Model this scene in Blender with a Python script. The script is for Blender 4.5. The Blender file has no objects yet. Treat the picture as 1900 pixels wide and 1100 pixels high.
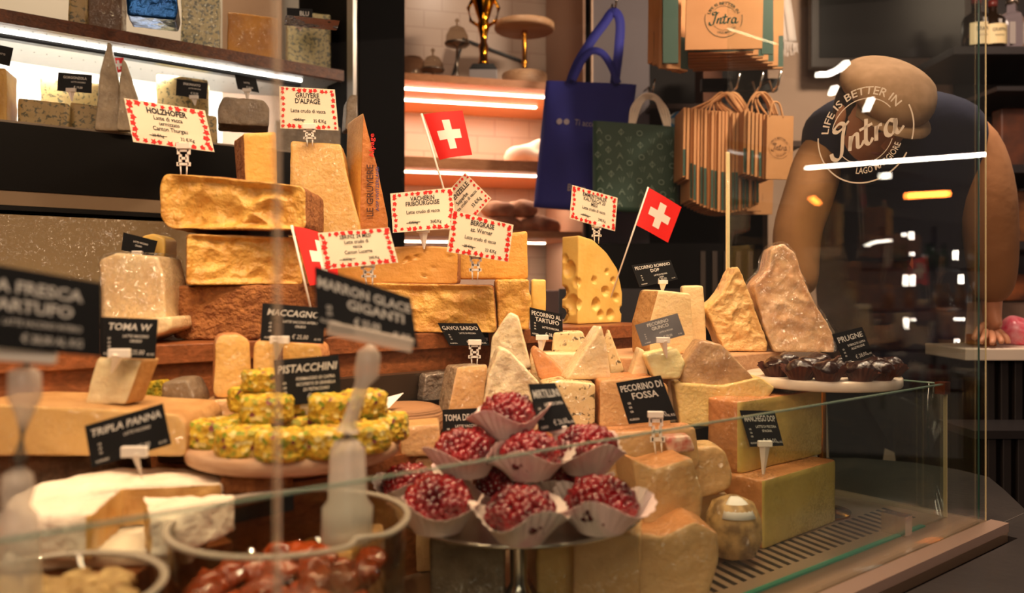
import bpy, bmesh, math, random
from mathutils import Vector, Matrix, noise, Euler
R = random.Random(7)
sc = bpy.context.scene
COL = sc.collection
F = 1500.0          # focal length in pixels of the 1900 px wide frame
H = 1.12            # eye height
HZ = 530.0          # horizon row
# ---------------- camera, world, big lights, exposure ----------------
cam = bpy.data.cameras.new('camera'); camo = bpy.data.objects.new('camera', cam); COL.objects.link(camo)
camo.location = (0, 0, H); camo.rotation_euler = (math.pi/2, 0, 0)
cam.sensor_width = 36; cam.lens = 36*F/1900; cam.shift_y = -(550-HZ)/1900.0
cam.clip_start = 0.02; cam.dof.use_dof = True; cam.dof.focus_distance = 1.62; cam.dof.aperture_fstop = 2.7
sc.camera = camo
w = bpy.data.worlds.new('world'); sc.world = w; w.use_nodes = True
w.node_tree.nodes['Background'].inputs[0].default_value = (1.0, 0.72, 0.55, 1)
w.node_tree.nodes['Background'].inputs[1].default_value = 0.06
sc.view_settings.view_transform = 'Standard'; sc.view_settings.look = 'None'
sc.view_settings.gamma = 1; sc.view_settings.exposure = 0.3; sc.view_settings.use_curve_mapping = False
sc.cycles.transparent_max_bounces = 24; sc.cycles.max_bounces = 7; sc.cycles.glossy_bounces = 4
sc.cycles.diffuse_bounces = 3; sc.cycles.sample_clamp_indirect = 6; sc.cycles.use_denoising = True

DU = Vector((.785, .62, 0)).normalized(); DW = Vector((-DU.y, DU.x, 0)); D0 = .678
def UW(u, w_, z):
    """counter frame: u along the case, w into it, z above the eye level"""
    return DU*u + DW*(D0+w_) + Vector((0, 0, H+z))
def PX(px, py, Y):
    return Vector(((px-950)/F*Y, Y, H+(HZ-py)/F*Y))
def yaw_of(v): return math.atan2(v.y, v.x)
UYAW = yaw_of(DU)

def area(name, loc, target, sx, sy, power, col, spread=math.pi):
    l = bpy.data.lights.new(name, 'AREA'); l.shape = 'RECTANGLE'; l.size = sx; l.size_y = sy; l.energy = power; l.color = col; l.spread = spread
    o = bpy.data.objects.new(name, l); COL.objects.link(o); o.location = loc
    d = Vector(target)-Vector(loc); z = -d.normalized(); x = DU.copy(); y = z.cross(x).normalized(); x = y.cross(z).normalized()
    o.rotation_euler = Matrix((x, y, z)).transposed().to_euler(); return o
def spot(name, loc, target, power, col, ang=60, rad=.02, blend=.5):
    l = bpy.data.lights.new(name, 'SPOT'); l.energy = power; l.color = col; l.spot_size = math.radians(ang); l.spot_blend = blend; l.shadow_soft_size = rad
    o = bpy.data.objects.new(name, l); COL.objects.link(o); o.location = loc
    o.rotation_euler = (Vector(target)-Vector(loc)).to_track_quat('-Z', 'Y').to_euler(); return o
WARM = (1.0, .655, .40)
area('front_fill_light', (.5, -1.6, H+.75), (.5, 1.2, H-.3), 1.6, .7, 11, (1, .68, .52))  # added fill, unseen: brightens the low fronts of the goods
# lamp bar under the top of the display case, and ceiling spots over the customer side
area('case_lamp_bar', UW(.6, .12, .95), UW(.6, .42, -.1), 2.1, .05, 17, WARM, 2.4)
for i, (u, w_, p) in enumerate(((-.25, -.25, 15), (.05, -.15, 15), (.35, -.3, 15), (.65, -.15, 15), (.95, -.3, 15), (1.25, -.15, 14), (1.5, -.25, 6))):
    spot('ceiling_spot', UW(u, w_, 1.35), UW(u+.05, .4, -.15), p*1.15, (1, .695, .455), 70, .014)
area('bag_lamp', (1.15, 1.9, H+1.35), (0.95, 2.9, H+.3), .3, .12, 26, (1, .76, .58))
area('shop_fill_light', (-.2, -1.3, H+1.5), (.3, 1.3, H-.2), 1.2, .8, 26, (1, .67, .5))  # added fill from the customer side, stands in for room ambient
area('room_lamp', (2.3, 2.3, H+1.4), (1.6, 2.6, H), .5, .4, 3.0, (1, .7, .5))

# ---------------- materials ----------------
def srgb(h):
    h = h.lstrip('#'); c = [int(h[i:i+2], 16)/255 for i in (0, 2, 4)]
    return tuple(((x/12.92) if x <= .04045 else ((x+.055)/1.055)**2.4) for x in c)+(1,)
_M = {}
def crumple(nt, tc, scale, k):
    """normal scattered by noise, like creased cling film"""
    L = nt.links; nz = N(nt, 'ShaderNodeTexNoise', Scale=scale, Detail=2.0, Distortion=2.0); L.new(tc.outputs['Object'], nz.inputs['Vector'])
    a = N(nt, 'ShaderNodeVectorMath', operation='SUBTRACT'); a.inputs[1].default_value = (.5, .5, .5); L.new(nz.outputs['Color'], a.inputs[0])
    m = N(nt, 'ShaderNodeVectorMath', operation='SCALE'); m.inputs['Scale'].default_value = k; L.new(a.outputs[0], m.inputs[0])
    g = N(nt, 'ShaderNodeNewGeometry'); s = N(nt, 'ShaderNodeVectorMath', operation='ADD'); L.new(m.outputs[0], s.inputs[0]); L.new(g.outputs['Normal'], s.inputs[1])
    n = N(nt, 'ShaderNodeVectorMath', operation='NORMALIZE'); L.new(s.outputs[0], n.inputs[0]); return n.outputs[0]
def base_mat(name):
    m = bpy.data.materials.new(name); m.use_nodes = True
    return m, m.node_tree, m.node_tree.nodes['Principled BSDF']
def N(nt, t, **kw):
    n = nt.nodes.new(t)
    for k, v in kw.items():
        if k in n.inputs: n.inputs[k].default_value = v
        else: setattr(n, k, v)
    return n
def mat(name, col, rough=.5, metal=0, col2=None, nscale=20, bump=0, bscale=60, coat=0, cbump=0, stretch=None, emit=None, estr=0, lo=.35, hi=.65, detail=4, spec=None, trans=0, crough=.08, cscale=42, sss=0, dist=0.0):
    if name in _M: return _M[name]
    m, nt, b = base_mat(name); L = nt.links
    c = srgb(col); b.inputs['Base Color'].default_value = c
    b.inputs['Roughness'].default_value = rough; b.inputs['Metallic'].default_value = metal
    if spec is not None: b.inputs['Specular IOR Level'].default_value = spec
    tc = N(nt, 'ShaderNodeTexCoord'); mp = N(nt, 'ShaderNodeMapping'); L.new(tc.outputs['Object'], mp.inputs[0])
    if stretch: mp.inputs['Scale'].default_value = stretch
    if col2:
        nz = N(nt, 'ShaderNodeTexNoise', Scale=nscale, Detail=detail, Distortion=dist); L.new(mp.outputs[0], nz.inputs['Vector'])
        cr = N(nt, 'ShaderNodeValToRGB'); cr.color_ramp.elements[0].position = lo; cr.color_ramp.elements[1].position = hi
        cr.color_ramp.elements[0].color = c; cr.color_ramp.elements[1].color = srgb(col2)
        L.new(nz.outputs['Fac'], cr.inputs[0]); L.new(cr.outputs[0], b.inputs['Base Color'])
    if bump:
        nz2 = N(nt, 'ShaderNodeTexNoise', Scale=bscale, Detail=5.0); L.new(mp.outputs[0], nz2.inputs['Vector'])
        bp = N(nt, 'ShaderNodeBump', Strength=bump, Distance=.009); L.new(nz2.outputs['Fac'], bp.inputs['Height']); L.new(bp.outputs[0], b.inputs['Normal'])
    if sss:
        b.inputs['Subsurface Weight'].default_value = sss; b.inputs['Subsurface Radius'].default_value = (.012, .007, .003)
    if coat:
        b.inputs['Coat Weight'].default_value = coat; b.inputs['Coat Roughness'].default_value = crough
        if cbump: L.new(crumple(nt, tc, cscale*2.6, 5.0*cbump), b.inputs['Coat Normal']); b.inputs['Coat IOR'].default_value = 1.75; b.inputs['Coat Roughness'].default_value = max(crough, .14)
        if cbump:
            nm = N(nt, 'ShaderNodeTexNoise', Scale=11.0, Detail=2.0); L.new(tc.outputs['Object'], nm.inputs['Vector'])
            mr = N(nt, 'ShaderNodeMapRange'); mr.inputs[1].default_value = .42; mr.inputs[2].default_value = .62; mr.inputs[3].default_value = .25; mr.inputs[4].default_value = 1.0
            L.new(nm.outputs['Fac'], mr.inputs[0]); L.new(mr.outputs[0], b.inputs['Coat Weight'])
    if emit:
        b.inputs['Emission Color'].default_value = srgb(emit); b.inputs['Emission Strength'].default_value = estr
    if trans: b.inputs['Transmission Weight'].default_value = trans
    _M[name] = m; return m
def glass_mat(name, tint='#FFFFFF', ior=1.45, rough=0.0, k=1.0):
    if name in _M: return _M[name]
    m = bpy.data.materials.new(name); m.use_nodes = True; nt = m.node_tree; nt.nodes.clear(); L = nt.links
    o = N(nt, 'ShaderNodeOutputMaterial'); t = N(nt, 'ShaderNodeBsdfTransparent'); t.inputs[0].default_value = srgb(tint)
    g = N(nt, 'ShaderNodeBsdfGlossy'); g.inputs['Roughness'].default_value = rough
    f = N(nt, 'ShaderNodeFresnel'); ge = N(nt, 'ShaderNodeNewGeometry'); mi = N(nt, 'ShaderNodeMix'); mi.inputs[2].default_value = ior; mi.inputs[3].default_value = 1/ior
    L.new(ge.outputs['Backfacing'], mi.inputs[0]); L.new(mi.outputs[0], f.inputs['IOR'])   # thin sheet: both sides reflect alike
    mu = N(nt, 'ShaderNodeMath', operation='MULTIPLY'); mu.inputs[1].default_value = k; L.new(f.outputs[0], mu.inputs[0])
    mx = N(nt, 'ShaderNodeMixShader'); L.new(mu.outputs[0], mx.inputs[0]); L.new(t.outputs[0], mx.inputs[1]); L.new(g.outputs[0], mx.inputs[2]); L.new(mx.outputs[0], o.inputs[0])
    _M[name] = m; return m
def film_mat():
    """crinkled cling film: mostly clear with sharp wrinkled glints"""
    if 'film' in _M: return _M['film']
    m = bpy.data.materials.new('cling_film'); m.use_nodes = True; nt = m.node_tree; nt.nodes.clear(); L = nt.links
    o = N(nt, 'ShaderNodeOutputMaterial'); t = N(nt, 'ShaderNodeBsdfTransparent'); g = N(nt, 'ShaderNodeBsdfGlossy'); g.inputs['Roughness'].default_value = .12
    tc = N(nt, 'ShaderNodeTexCoord'); L.new(crumple(nt, tc, 120.0, 5.0), g.inputs['Normal'])
    mx = N(nt, 'ShaderNodeMixShader'); mx.inputs[0].default_value = .16; L.new(t.outputs[0], mx.inputs[1]); L.new(g.outputs[0], mx.inputs[2]); L.new(mx.outputs[0], o.inputs[0])
    _M['film'] = m; return m
FILM = film_mat()
def wood(name, a, b, rough=.45, sc_=(2, 30, 30)):
    return mat(name, a, rough, col2=b, nscale=3.0, stretch=sc_, bump=.15, bscale=8, detail=6, lo=.3, hi=.7, dist=1.0)
def cheese(name, a, b, **k):
    d = dict(rough=.42, col2=b, nscale=14, bump=.25, bscale=120, sss=.12); d.update(k)
    return mat(name, a, **d)
def veined(name, a, b, vein, coat=0, thr=.56):
    """blue-veined paste: pale body with darker marbled pockets"""
    if name in _M: return _M[name]
    m, nt, bs = base_mat(name); L = nt.links
    tc = N(nt, 'ShaderNodeTexCoord')
    n1 = N(nt, 'ShaderNodeTexNoise', Scale=95.0, Detail=6.0, Distortion=.6); L.new(tc.outputs['Object'], n1.inputs['Vector'])
    n2 = N(nt, 'ShaderNodeTexNoise', Scale=9.0); L.new(tc.outputs['Object'], n2.inputs['Vector'])
    r1 = N(nt, 'ShaderNodeValToRGB'); r1.color_ramp.elements[0].position = thr-.05; r1.color_ramp.elements[1].position = thr+.03; L.new(n1.outputs['Fac'], r1.inputs[0])
    mx0 = N(nt, 'ShaderNodeMix', data_type='RGBA'); mx0.inputs[6].default_value = srgb(a); mx0.inputs[7].default_value = srgb(b); L.new(n2.outputs['Fac'], mx0.inputs[0])
    mx = N(nt, 'ShaderNodeMix', data_type='RGBA'); L.new(r1.outputs[0], mx.inputs[0]); L.new(mx0.outputs[2], mx.inputs[6]); mx.inputs[7].default_value = srgb(vein)
    L.new(mx.outputs[2], bs.inputs['Base Color']); bs.inputs['Roughness'].default_value = .45
    if coat:
        bs.inputs['Coat Weight'].default_value = coat; bs.inputs['Coat Roughness'].default_value = .12
        L.new(crumple(nt, tc, 110.0, 4.5), bs.inputs['Coat Normal']); bs.inputs['Coat IOR'].default_value = 1.7
    _M[name] = m; return m

WRAP = dict(coat=1, cbump=.9)
GOLD = cheese('alpine_paste', '#E6B45E', '#D49A44')
GOLDW = cheese('alpine_paste_wrapped', '#E6BC74', '#DCAA5C', **WRAP)
CRUMB = cheese('crumbly_gold_paste', '#E8B75F', '#C68E3E', nscale=30, bump=.9, bscale=60)
EMM = cheese('emmental_paste', '#EDC66E', '#E0B55A', bump=.1)
PALE = cheese('pale_paste', '#EDD2A0', '#E0C08A')
PALEW = cheese('pale_paste_wrapped', '#ECD3A6', '#DFBF90', **WRAP)
WHITE = cheese('white_paste', '#F1DFBC', '#E2CA9E', bump=.6, bscale=50, **WRAP)
PARM = cheese('grana_paste', '#F0C98A', '#E0AE68', bump=.9, bscale=60)
PARMW = cheese('grana_paste_wrapped', '#EFC795', '#DDA470', bump=.6, bscale=50, coat=1, cbump=1.0, cscale=75)
TAN = cheese('tan_paste', '#DDB07A', '#D2A068', **WRAP)
TANW = cheese('tan_paste_wrapped', '#E3B783', '#D6A46C', **WRAP)
OLIVE = cheese('olive_tinted_paste', '#D9BC6A', '#CBAE5C', bump=.1, **WRAP)
RIND = mat('brown_rind', '#B5763F', .8, col2='#8C5228', nscale=60, bump=1.0, bscale=170, detail=6)
RINDD = mat('dark_brown_rind', '#96613A', .8, col2='#6E4223', nscale=40, bump=.9, bscale=120)
RINDO = mat('orange_rind', '#CF8C58', .5, col2='#B97C4A', nscale=18, bump=.4, bscale=60, **WRAP)
RINDT = mat('tan_rind', '#C79A63', .6, col2='#AE7F4B', nscale=20, bump=.5, bscale=80)
RINDG = mat('grey_mould_rind', '#9A8468', .9, col2='#6C5A45', nscale=40, bump=1.0, bscale=90)
RINDW = mat('white_bloomy_rind', '#F7E9D6', .9, col2='#EEDCC4', nscale=16, bump=.7, bscale=60)
GREYW = mat('grey_rind_wrapped', '#8D7B66', .5, col2='#6B5A48', nscale=26, bump=.4, **WRAP)
BLUEA = veined('blue_veined_paste', '#B9A06C', '#A68852', '#5C573E', thr=.58)
BLUEW = veined('blue_veined_pale_wrapped', '#D0C498', '#B8AC80', '#74786A', coat=1, thr=.55)
BLUED = veined('blue_veined_dense_wrapped', '#B0A286', '#8C8068', '#4B4A42', coat=1, thr=.5)
TRUF = veined('truffle_speckled_paste', '#EACF9C', '#E0C48C', '#5F5334', coat=1, thr=.615)
FOILB = mat('blue_foil', '#0E4A86', .25, .7, col2='#0A2F5E', nscale=8, bump=1, bscale=18)
WOODR = wood('riser_wood', '#9A5A33', '#71401F')
WOODS = wood('fridge_shelf_wood', '#7A4422', '#4E2912')
WOODA = wood('alcove_wood', '#D9935C', '#C47B47')
WOODP = wood('board_wood', '#DDB189', '#C4936A')
BLACK = mat('black_panel', '#0E0B0A', .35, spec=.15)
BLACKM = mat('black_metal', '#110E0D', .4, spec=.2)
SLATE = mat('chalk_black', '#0F1013', .6, col2='#17181C', nscale=12, spec=.25)
SLATEG = mat('slate_grey_shine', '#67656A', .4, col2='#7E7B7E', nscale=9)  # shine on a dark sign, put into the colour as grey
CHALK = mat('chalk_white', '#D8D4CE', .8)
INK = mat('print_black', '#241F1E', .7)
RED = mat('print_red', '#D81A12', .6)
CREAM = mat('card_cream', '#F3E5CC', .6)
PLAST = mat('white_plastic', '#F2E9DF', .35)
def frosted(name, col, a):
    m, nt, b = base_mat(name); b.inputs['Base Color'].default_value = srgb(col); b.inputs['Roughness'].default_value = .25
    t = N(nt, 'ShaderNodeBsdfTransparent'); mx = N(nt, 'ShaderNodeMixShader'); mx.inputs[0].default_value = a; o = nt.nodes['Material Output']
    nt.links.new(t.outputs[0], mx.inputs[1]); nt.links.new(b.outputs[0], mx.inputs[2]); nt.links.new(mx.outputs[0], o.inputs[0]); _M[name] = m; return m
CLEARP = frosted('frosted_plastic', '#EDE0D2', .5)
FLAGR = mat('flag_red', '#E3120B', .6); FLAGW = mat('flag_white', '#EFE6DC', .6)
STEEL = mat('steel', '#C9C2BA', .22, 1); STEELB = mat('brushed_steel_deck', '#B59A80', .38, .75, bump=.05)
BRASS = mat('brass', '#C9832E', .2, 1)
GLASS = glass_mat('pane_glass', '#FAFCFA', 1.42); GLASSL = glass_mat('low_pane_glass', '#F6FBF8', 1.35)
EDGE = frosted('glass_edge_green', '#7F9C8E', .6); EDGEY = mat('glass_edge_pale', '#E0CDA0', .3)
ACRYL = glass_mat('clear_acrylic', '#F3EEE8', 1.3); ACRYLE = frosted('acrylic_rim', '#CDBBAC', .7)
LED = mat('led_strip', '#FFFFFF', .5, emit='#FFE9CF', estr=14); LEDC = mat('led_strip_cool', '#FFFFFF', .5, emit='#FFF6EE', estr=7)

# ---------------- object helpers ----------------
def mesh_obj(name, verts, faces, m, parent=None, smooth=False, loc=None, rotz=0):
    me = bpy.data.meshes.new(name); me.from_pydata([tuple(v) for v in verts], [], faces); me.validate()
    if m: me.materials.append(m)
    if smooth: me.polygons.foreach_set('use_smooth', [True]*len(me.polygons))
    o = bpy.data.objects.new(name, me); COL.objects.link(o)
    if parent: o.parent = parent
    if loc is not None: o.location = loc; o.rotation_euler = (0, 0, rotz)
    return o
def bm_obj(name, bm, m, parent=None, smooth=False, loc=None, rotz=0):
    bmesh.ops.recalc_face_normals(bm, faces=bm.faces)
    me = bpy.data.meshes.new(name); bm.to_mesh(me); bm.free()
    if m: me.materials.append(m)
    if smooth: me.polygons.foreach_set('use_smooth', [True]*len(me.polygons))
    o = bpy.data.objects.new(name, me); COL.objects.link(o)
    if parent: o.parent = parent
    if loc is not None: o.location = loc; o.rotation_euler = (0, 0, rotz)
    return o
def empty(name, label, cat, loc=(0, 0, 0), rotz=0, group=None):
    o = bpy.data.objects.new(name, None); o.empty_display_size = .03; COL.objects.link(o); o.location = loc; o.rotation_euler = (0, 0, rotz)
    return tag(o, label, cat, group)
def tag(o, label=None, cat=None, group=None, kind=None):
    if label: o['label'] = label
    if cat: o['category'] = cat
    if group: o['group'] = group
    if kind: o['kind'] = kind
    return o
def struct(o): o['kind'] = 'structure'; return o
def box(bm, x0, x1, y0, y1, z0, z1, bev=0, M_=None):
    r = bmesh.ops.create_cube(bm, size=1)
    for v in r['verts']:
        v.co = Vector(((x0+x1)/2+v.co.x*(x1-x0), (y0+y1)/2+v.co.y*(y1-y0), (z0+z1)/2+v.co.z*(z1-z0)))
    vs = r['verts']
    if bev:
        es = list({e for v in vs for e in v.link_edges})
        rr = bmesh.ops.bevel(bm, geom=es, offset=bev, segments=2, affect='EDGES', profile=.5); vs = list({v for f in rr['faces'] for v in f.verts} | {v for v in vs if v.is_valid})
    if M_ is not None: bmesh.ops.transform(bm, matrix=M_, verts=vs)
    return vs
def box_obj(name, m, x0, x1, y0, y1, z0, z1, parent=None, bev=0, M_=None, loc=None, rotz=0):
    bm = bmesh.new(); box(bm, x0, x1, y0, y1, z0, z1, bev, M_); return bm_obj(name, bm, m, parent, False, loc, rotz)
def uwbox(name, m, u0, u1, w0, w1, z0, z1, parent=None, bev=0):
    """box in counter coordinates (z above eye level)"""
    bm = bmesh.new(); box(bm, u0, u1, w0, w1, z0, z1, bev)
    for v in bm.verts: v.co = UW(v.co.x, v.co.y, v.co.z)
    return bm_obj(name, bm, m, parent)
def tube(bm, pts, rad, seg=8, cap=True):
    pts = [Vector(p) for p in pts]; n = len(pts); rings = []
    rs = rad if isinstance(rad, (list, tuple)) else [rad]*n
    up = Vector((0, 0, 1))
    for i, p in enumerate(pts):
        t = (pts[min(i+1, n-1)]-pts[max(i-1, 0)]).normalized()
        a = t.cross(up)
        if a.length < .1: a = t.cross(Vector((1, 0, 0)))
        a.normalize(); b = t.cross(a).normalized()
        rings.append([bm.verts.new(p+(a*math.cos(k*2*math.pi/seg)+b*math.sin(k*2*math.pi/seg))*rs[i]) for k in range(seg)])
    for i in range(n-1):
        for k in range(seg): bm.faces.new((rings[i][k], rings[i][(k+1) % seg], rings[i+1][(k+1) % seg], rings[i+1][k]))
    if cap: bm.faces.new(rings[0]); bm.faces.new(rings[-1])
def tube_obj(name, pts, rad, m, parent=None, seg=8):
    bm = bmesh.new(); tube(bm, pts, rad, seg); return bm_obj(name, bm, m, parent, True)
def lathe(bm, prof, seg=32, c=(0, 0, 0), ruffle=None):
    """prof: list of (r, z); r=0 closes"""
    c = Vector(c); rings = []
    for j, (r, z) in enumerate(prof):
        if r <= 1e-6: rings.append([bm.verts.new(c+Vector((0, 0, z)))]); continue
        ring = []
        for k in range(seg):
            a = 2*math.pi*k/seg; rr = r*(1+(ruffle(j, k) if ruffle else 0))
            ring.append(bm.verts.new(c+Vector((rr*math.cos(a), rr*math.sin(a), z))))
        rings.append(ring)
    for a, b in zip(rings[:-1], rings[1:]):
        for k in range(seg):
            k2 = (k+1) % seg
            if len(a) == 1 and len(b) == 1: continue
            if len(a) == 1: bm.faces.new((a[0], b[k], b[k2]))
            elif len(b) == 1: bm.faces.new((a[k], a[k2], b[0]))
            else: bm.faces.new((a[k], a[k2], b[k2], b[k]))
def lathe_obj(name, prof, m, parent=None, seg=32, loc=None, ruffle=None, smooth=True):
    bm = bmesh.new(); lathe(bm, prof, seg, (0, 0, 0), ruffle); return bm_obj(name, bm, m, parent, smooth, loc)

# ---------------- cheese solids ----------------
def round_poly(pts, tags, rad, seg):
    n = len(pts); out = []; ot = []
    P = [Vector((p[0], p[1])) for p in pts]
    for i in range(n):
        p0, p1, p2 = P[i-1], P[i], P[(i+1) % n]
        r = min(rad, (p1-p0).length*.45, (p2-p1).length*.45)
        a = p1+(p0-p1).normalized()*r; b = p1+(p2-p1).normalized()*r
        for k in range(4):
            t = k/3; out.append(a*(1-t)**2+p1*2*t*(1-t)+b*t*t); ot.append(tags[i-1] if k < 1 else tags[i])
    res = []; rt = []
    for i in range(len(out)):
        a, b = out[i], out[(i+1) % len(out)]; L = (b-a).length
        if L < 1e-6: continue
        k = max(1, int(L/seg))
        for j in range(k): res.append(a.lerp(b, j/k)); rt.append(ot[i])
    return res, rt
def solid(poly, T, tags, capA, capB, seg=.008, rad=.006, bev=.004, up=False, rough=0, rfreq=18, dents=(), topscale=1.0, seed=0, lean=(0, 0), relief=0, lfreq=26):
    """prism from a 2-D outline: up=False -> outline in x/z, thickness along +y; up=True -> outline in x/y, height along z.
    returns {tag: (verts, faces)}"""
    pts, tg = round_poly(poly, tags, rad, seg)
    c = sum(pts, Vector((0, 0)))/len(pts)
    maxr = max((p-c).length for p in pts); nr = max(2, min(26, int(maxr/(seg*1.3))))
    rings = []   # (scale, inset, depth)
    for k in range(1, nr): rings.append((k/nr, bev, 0.0))
    rings += [(1, bev, 0), (1, bev*.3, bev*.3), (1, 0, bev)]
    ns = max(1, int((T-2*bev)/seg))
    for k in range(1, ns): rings.append((1, 0, bev+(T-2*bev)*k/ns))
    rings += [(1, 0, T-bev), (1, bev*.3, T-bev*.3), (1, bev, T)]
    nb = nr if up else 3
    for k in range(nb-1, 0, -1): rings.append((k/nb, bev, T))
    bm = bmesh.new(); lay = bm.faces.layers.int.new('t'); names = []
    def tid(t):
        if t not in names: names.append(t)
        return names.index(t)
    def pos(p, s, ins, y):
        d = c-p; q = p+(d.normalized()*min(ins, d.length*.9) if d.length > 1e-6 else d); q = c+(q-c)*s
        f = 1+(topscale-1)*(y/T); q = c+(q-c)*f if topscale != 1 else q
        q = q+Vector(lean)*(y/T)
        return Vector((q.x, q.y, y)) if up else Vector((q.x, y, q.y))
    vr = [[bm.verts.new(pos(p, *r)) for p in pts] for r in rings]
    ca = bm.verts.new(pos(c, 1, 0, 0)); cb = bm.verts.new(pos(c, 1, 0, T)); n = len(pts)
    bA = nr+1; bB = nr+2+ns-1
    for j in range(len(rings)-1):
        t0 = capA if j < nr-1+1 else (capB if j >= len(rings)-nb-1 else None)
        for i in range(n):
            f = bm.faces.new((vr[j][i], vr[j][(i+1) % n], vr[j+1][(i+1) % n], vr[j+1][i])); f[lay] = tid(t0 or tg[i])
    for i in range(n):
        f = bm.faces.new((ca, vr[0][(i+1) % n], vr[0][i])); f[lay] = tid(capA)
        f = bm.faces.new((cb, vr[-1][i], vr[-1][(i+1) % n])); f[lay] = tid(capB)
    bmesh.ops.recalc_face_normals(bm, faces=bm.faces); bm.normal_update()
    off = Vector((seed*3.7, seed*1.3, seed*7.1)); mv = []
    smap = {}
    for r_, vs_ in zip(rings, vr):
        if r_[2] == 0.0:
            for v in vs_: smap[v] = r_[0]
    smap[ca] = 0.0
    dents = [((min(p.x for p in pts) if q[0] == 'L' else q[0]),)+tuple(q[1:]) for q in dents]
    for v in bm.verts:
        nrm = v.normal; d = 0
        if relief and v in smap:
            mk = min(1, (1-smap[v])*5); q = v.co
            a_ = noise.noise(q*lfreq+off); b_ = noise.noise(q*lfreq*2.3+off*2); c_ = noise.noise(q*7+off)
            d -= relief*mk*(.35+.9*abs(a_)*1.6+.5*b_*abs(c_)*2+.45*c_)
        if rough: d += noise.fractal(v.co*rfreq+off, .9, 2.2, 3)*rough + noise.noise(v.co*5+off)*rough*.6
        for (dx, dy, dz, r) in dents:
            q = (v.co-Vector((dx, dy, dz))).length
            if q < r: d -= math.sqrt(r*r-q*q)*.75
        mv.append((v, nrm*d))
    for v, d in mv:
        v.co += d
        if v.co.z < 0: v.co.z = 0
    out = {}
    for f in bm.faces:
        t = names[f[lay]]; vs, fs, ix = out.setdefault(t, ([], [], {}))
        idx = []
        for v in f.verts:
            if v.index not in ix or True:
                k = id(v)
                if k not in ix: ix[k] = len(vs); vs.append(v.co.copy())
                idx.append(ix[k])
        fs.append(idx)
    bm.free()
    return {t: (v, f) for t, (v, f, _) in out.items()}
PARTNAME = {'p': 'paste', 'r': 'rind', 'w': 'wrapper'}
def emit_solid(name, label, cat, geo, mats, loc, rotz, group=None, partlabels=None):
    if len(geo) == 1:
        t = list(geo)[0]; o = mesh_obj(name, geo[t][0], geo[t][1], mats[t], None, True, loc, rotz); return tag(o, label, cat, group)
    root = empty(name, label, cat, loc, rotz, group)
    for t, (v, f) in geo.items():
        mesh_obj(PARTNAME.get(t, t), v, f, mats[t], root, True)
    return root
def slab(name, label, pts, Y, depth, yaw=0, zs=None, mats=None, front='p', back='p', side='p', cat='cheese', group=None, film=False, **k):
    """solid whose face outline is traced in the picture at distance Y, with its own thickness going away from us"""
    th = math.radians(yaw); nrm = Vector((math.sin(th), -math.cos(th), 0)); rt = Vector((math.cos(th), math.sin(th), 0))
    cx = sum(p[0] for p in pts)/len(pts); p0 = Vector(((cx-950)/F*Y, Y, 0)); loc2 = []
    for (px, py) in pts:
        r = Vector(((px-950)/F, 1, (HZ-py)/F)); t = p0.dot(nrm)/r.dot(nrm); q = r*t
        loc2.append([(q-p0).dot(rt), q.z])
    zmin = min(p[1] for p in loc2)
    if zs is not None:
        lim = min(zmin, zs)+max(.014, abs(zmin-zs)+.012)
        for p in loc2:
            if p[1] < lim: p[1] = zs
        zmin = zs
    for p in loc2: p[1] -= zmin
    tags = list(side) if len(side) == len(pts) else [side[0]]*len(pts)
    k.setdefault('seed', len(bpy.data.objects) % 97)
    geo = solid(loc2, depth, tags, front, back, **k)
    loc = Vector((p0.x, p0.y, H+zmin+.0006))
    mats = mats or {'p': GOLD, 'r': RIND}
    o = emit_solid(name, label, cat, geo, mats, loc, th, group)
    if film:
        if o.type == 'MESH':
            pass
        g2 = solid([((a-sum(q[0] for q in loc2)/len(loc2))*1.05+sum(q[0] for q in loc2)/len(loc2), b*1.03) for a, b in loc2], depth*1.04, ['w']*len(pts), 'w', 'w', seg=.006, rad=.01, bev=.006, rough=.004, rfreq=45, seed=3)
        if o.type == 'MESH':
            me = o; root = empty(name, label, cat, loc, th, group)
            me.name = 'paste'; me.parent = root; me.location = (0, 0, 0); me.rotation_euler = (0, 0, 0)
            for kk in ('label', 'category', 'group'):
                if kk in me: del me[kk]
            root.name = name; o = root
        tag(mesh_obj('cling_film', g2['w'][0], g2['w'][1], FILM, o, True, Vector((0, -.002, .0)), 0), 'crinkled clear cling film')
    return o
def block(name, label, c, size, yaw, z, h, mats=None, top='p', bottom='p', side='p', shape=None, cat='cheese', group=None, **k):
    """solid standing upright: plan outline, height h, base at z (above eye level). c=(x,y) world centre of the plan"""
    sx, sy = size
    poly = shape or [(-sx/2, -sy/2), (sx/2, -sy/2), (sx/2, sy/2), (-sx/2, sy/2)]
    tags = list(side) if len(side) == len(poly) else [side[0]]*len(poly)
    k.setdefault('seed', len(bpy.data.objects) % 97)
    geo = solid(poly, h, tags, bottom, top, up=True, **k)
    return emit_solid(name, label, cat, geo, mats or {'p': GOLD, 'r': RIND}, Vector((c[0], c[1], H+z+.0006)), math.radians(yaw), group)
def circle(r, n=40, a0=0, a1=360, centre=False):
    pts = [(r*math.cos(math.radians(a0+(a1-a0)*i/(n if a1-a0 >= 360 else n-1))), r*math.sin(math.radians(a0+(a1-a0)*i/(n if a1-a0 >= 360 else n-1)))) for i in range(n)]
    return pts+([(0, 0)] if centre else [])
def XY(px, Y): return ((px-950)/F*Y, Y)

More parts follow.
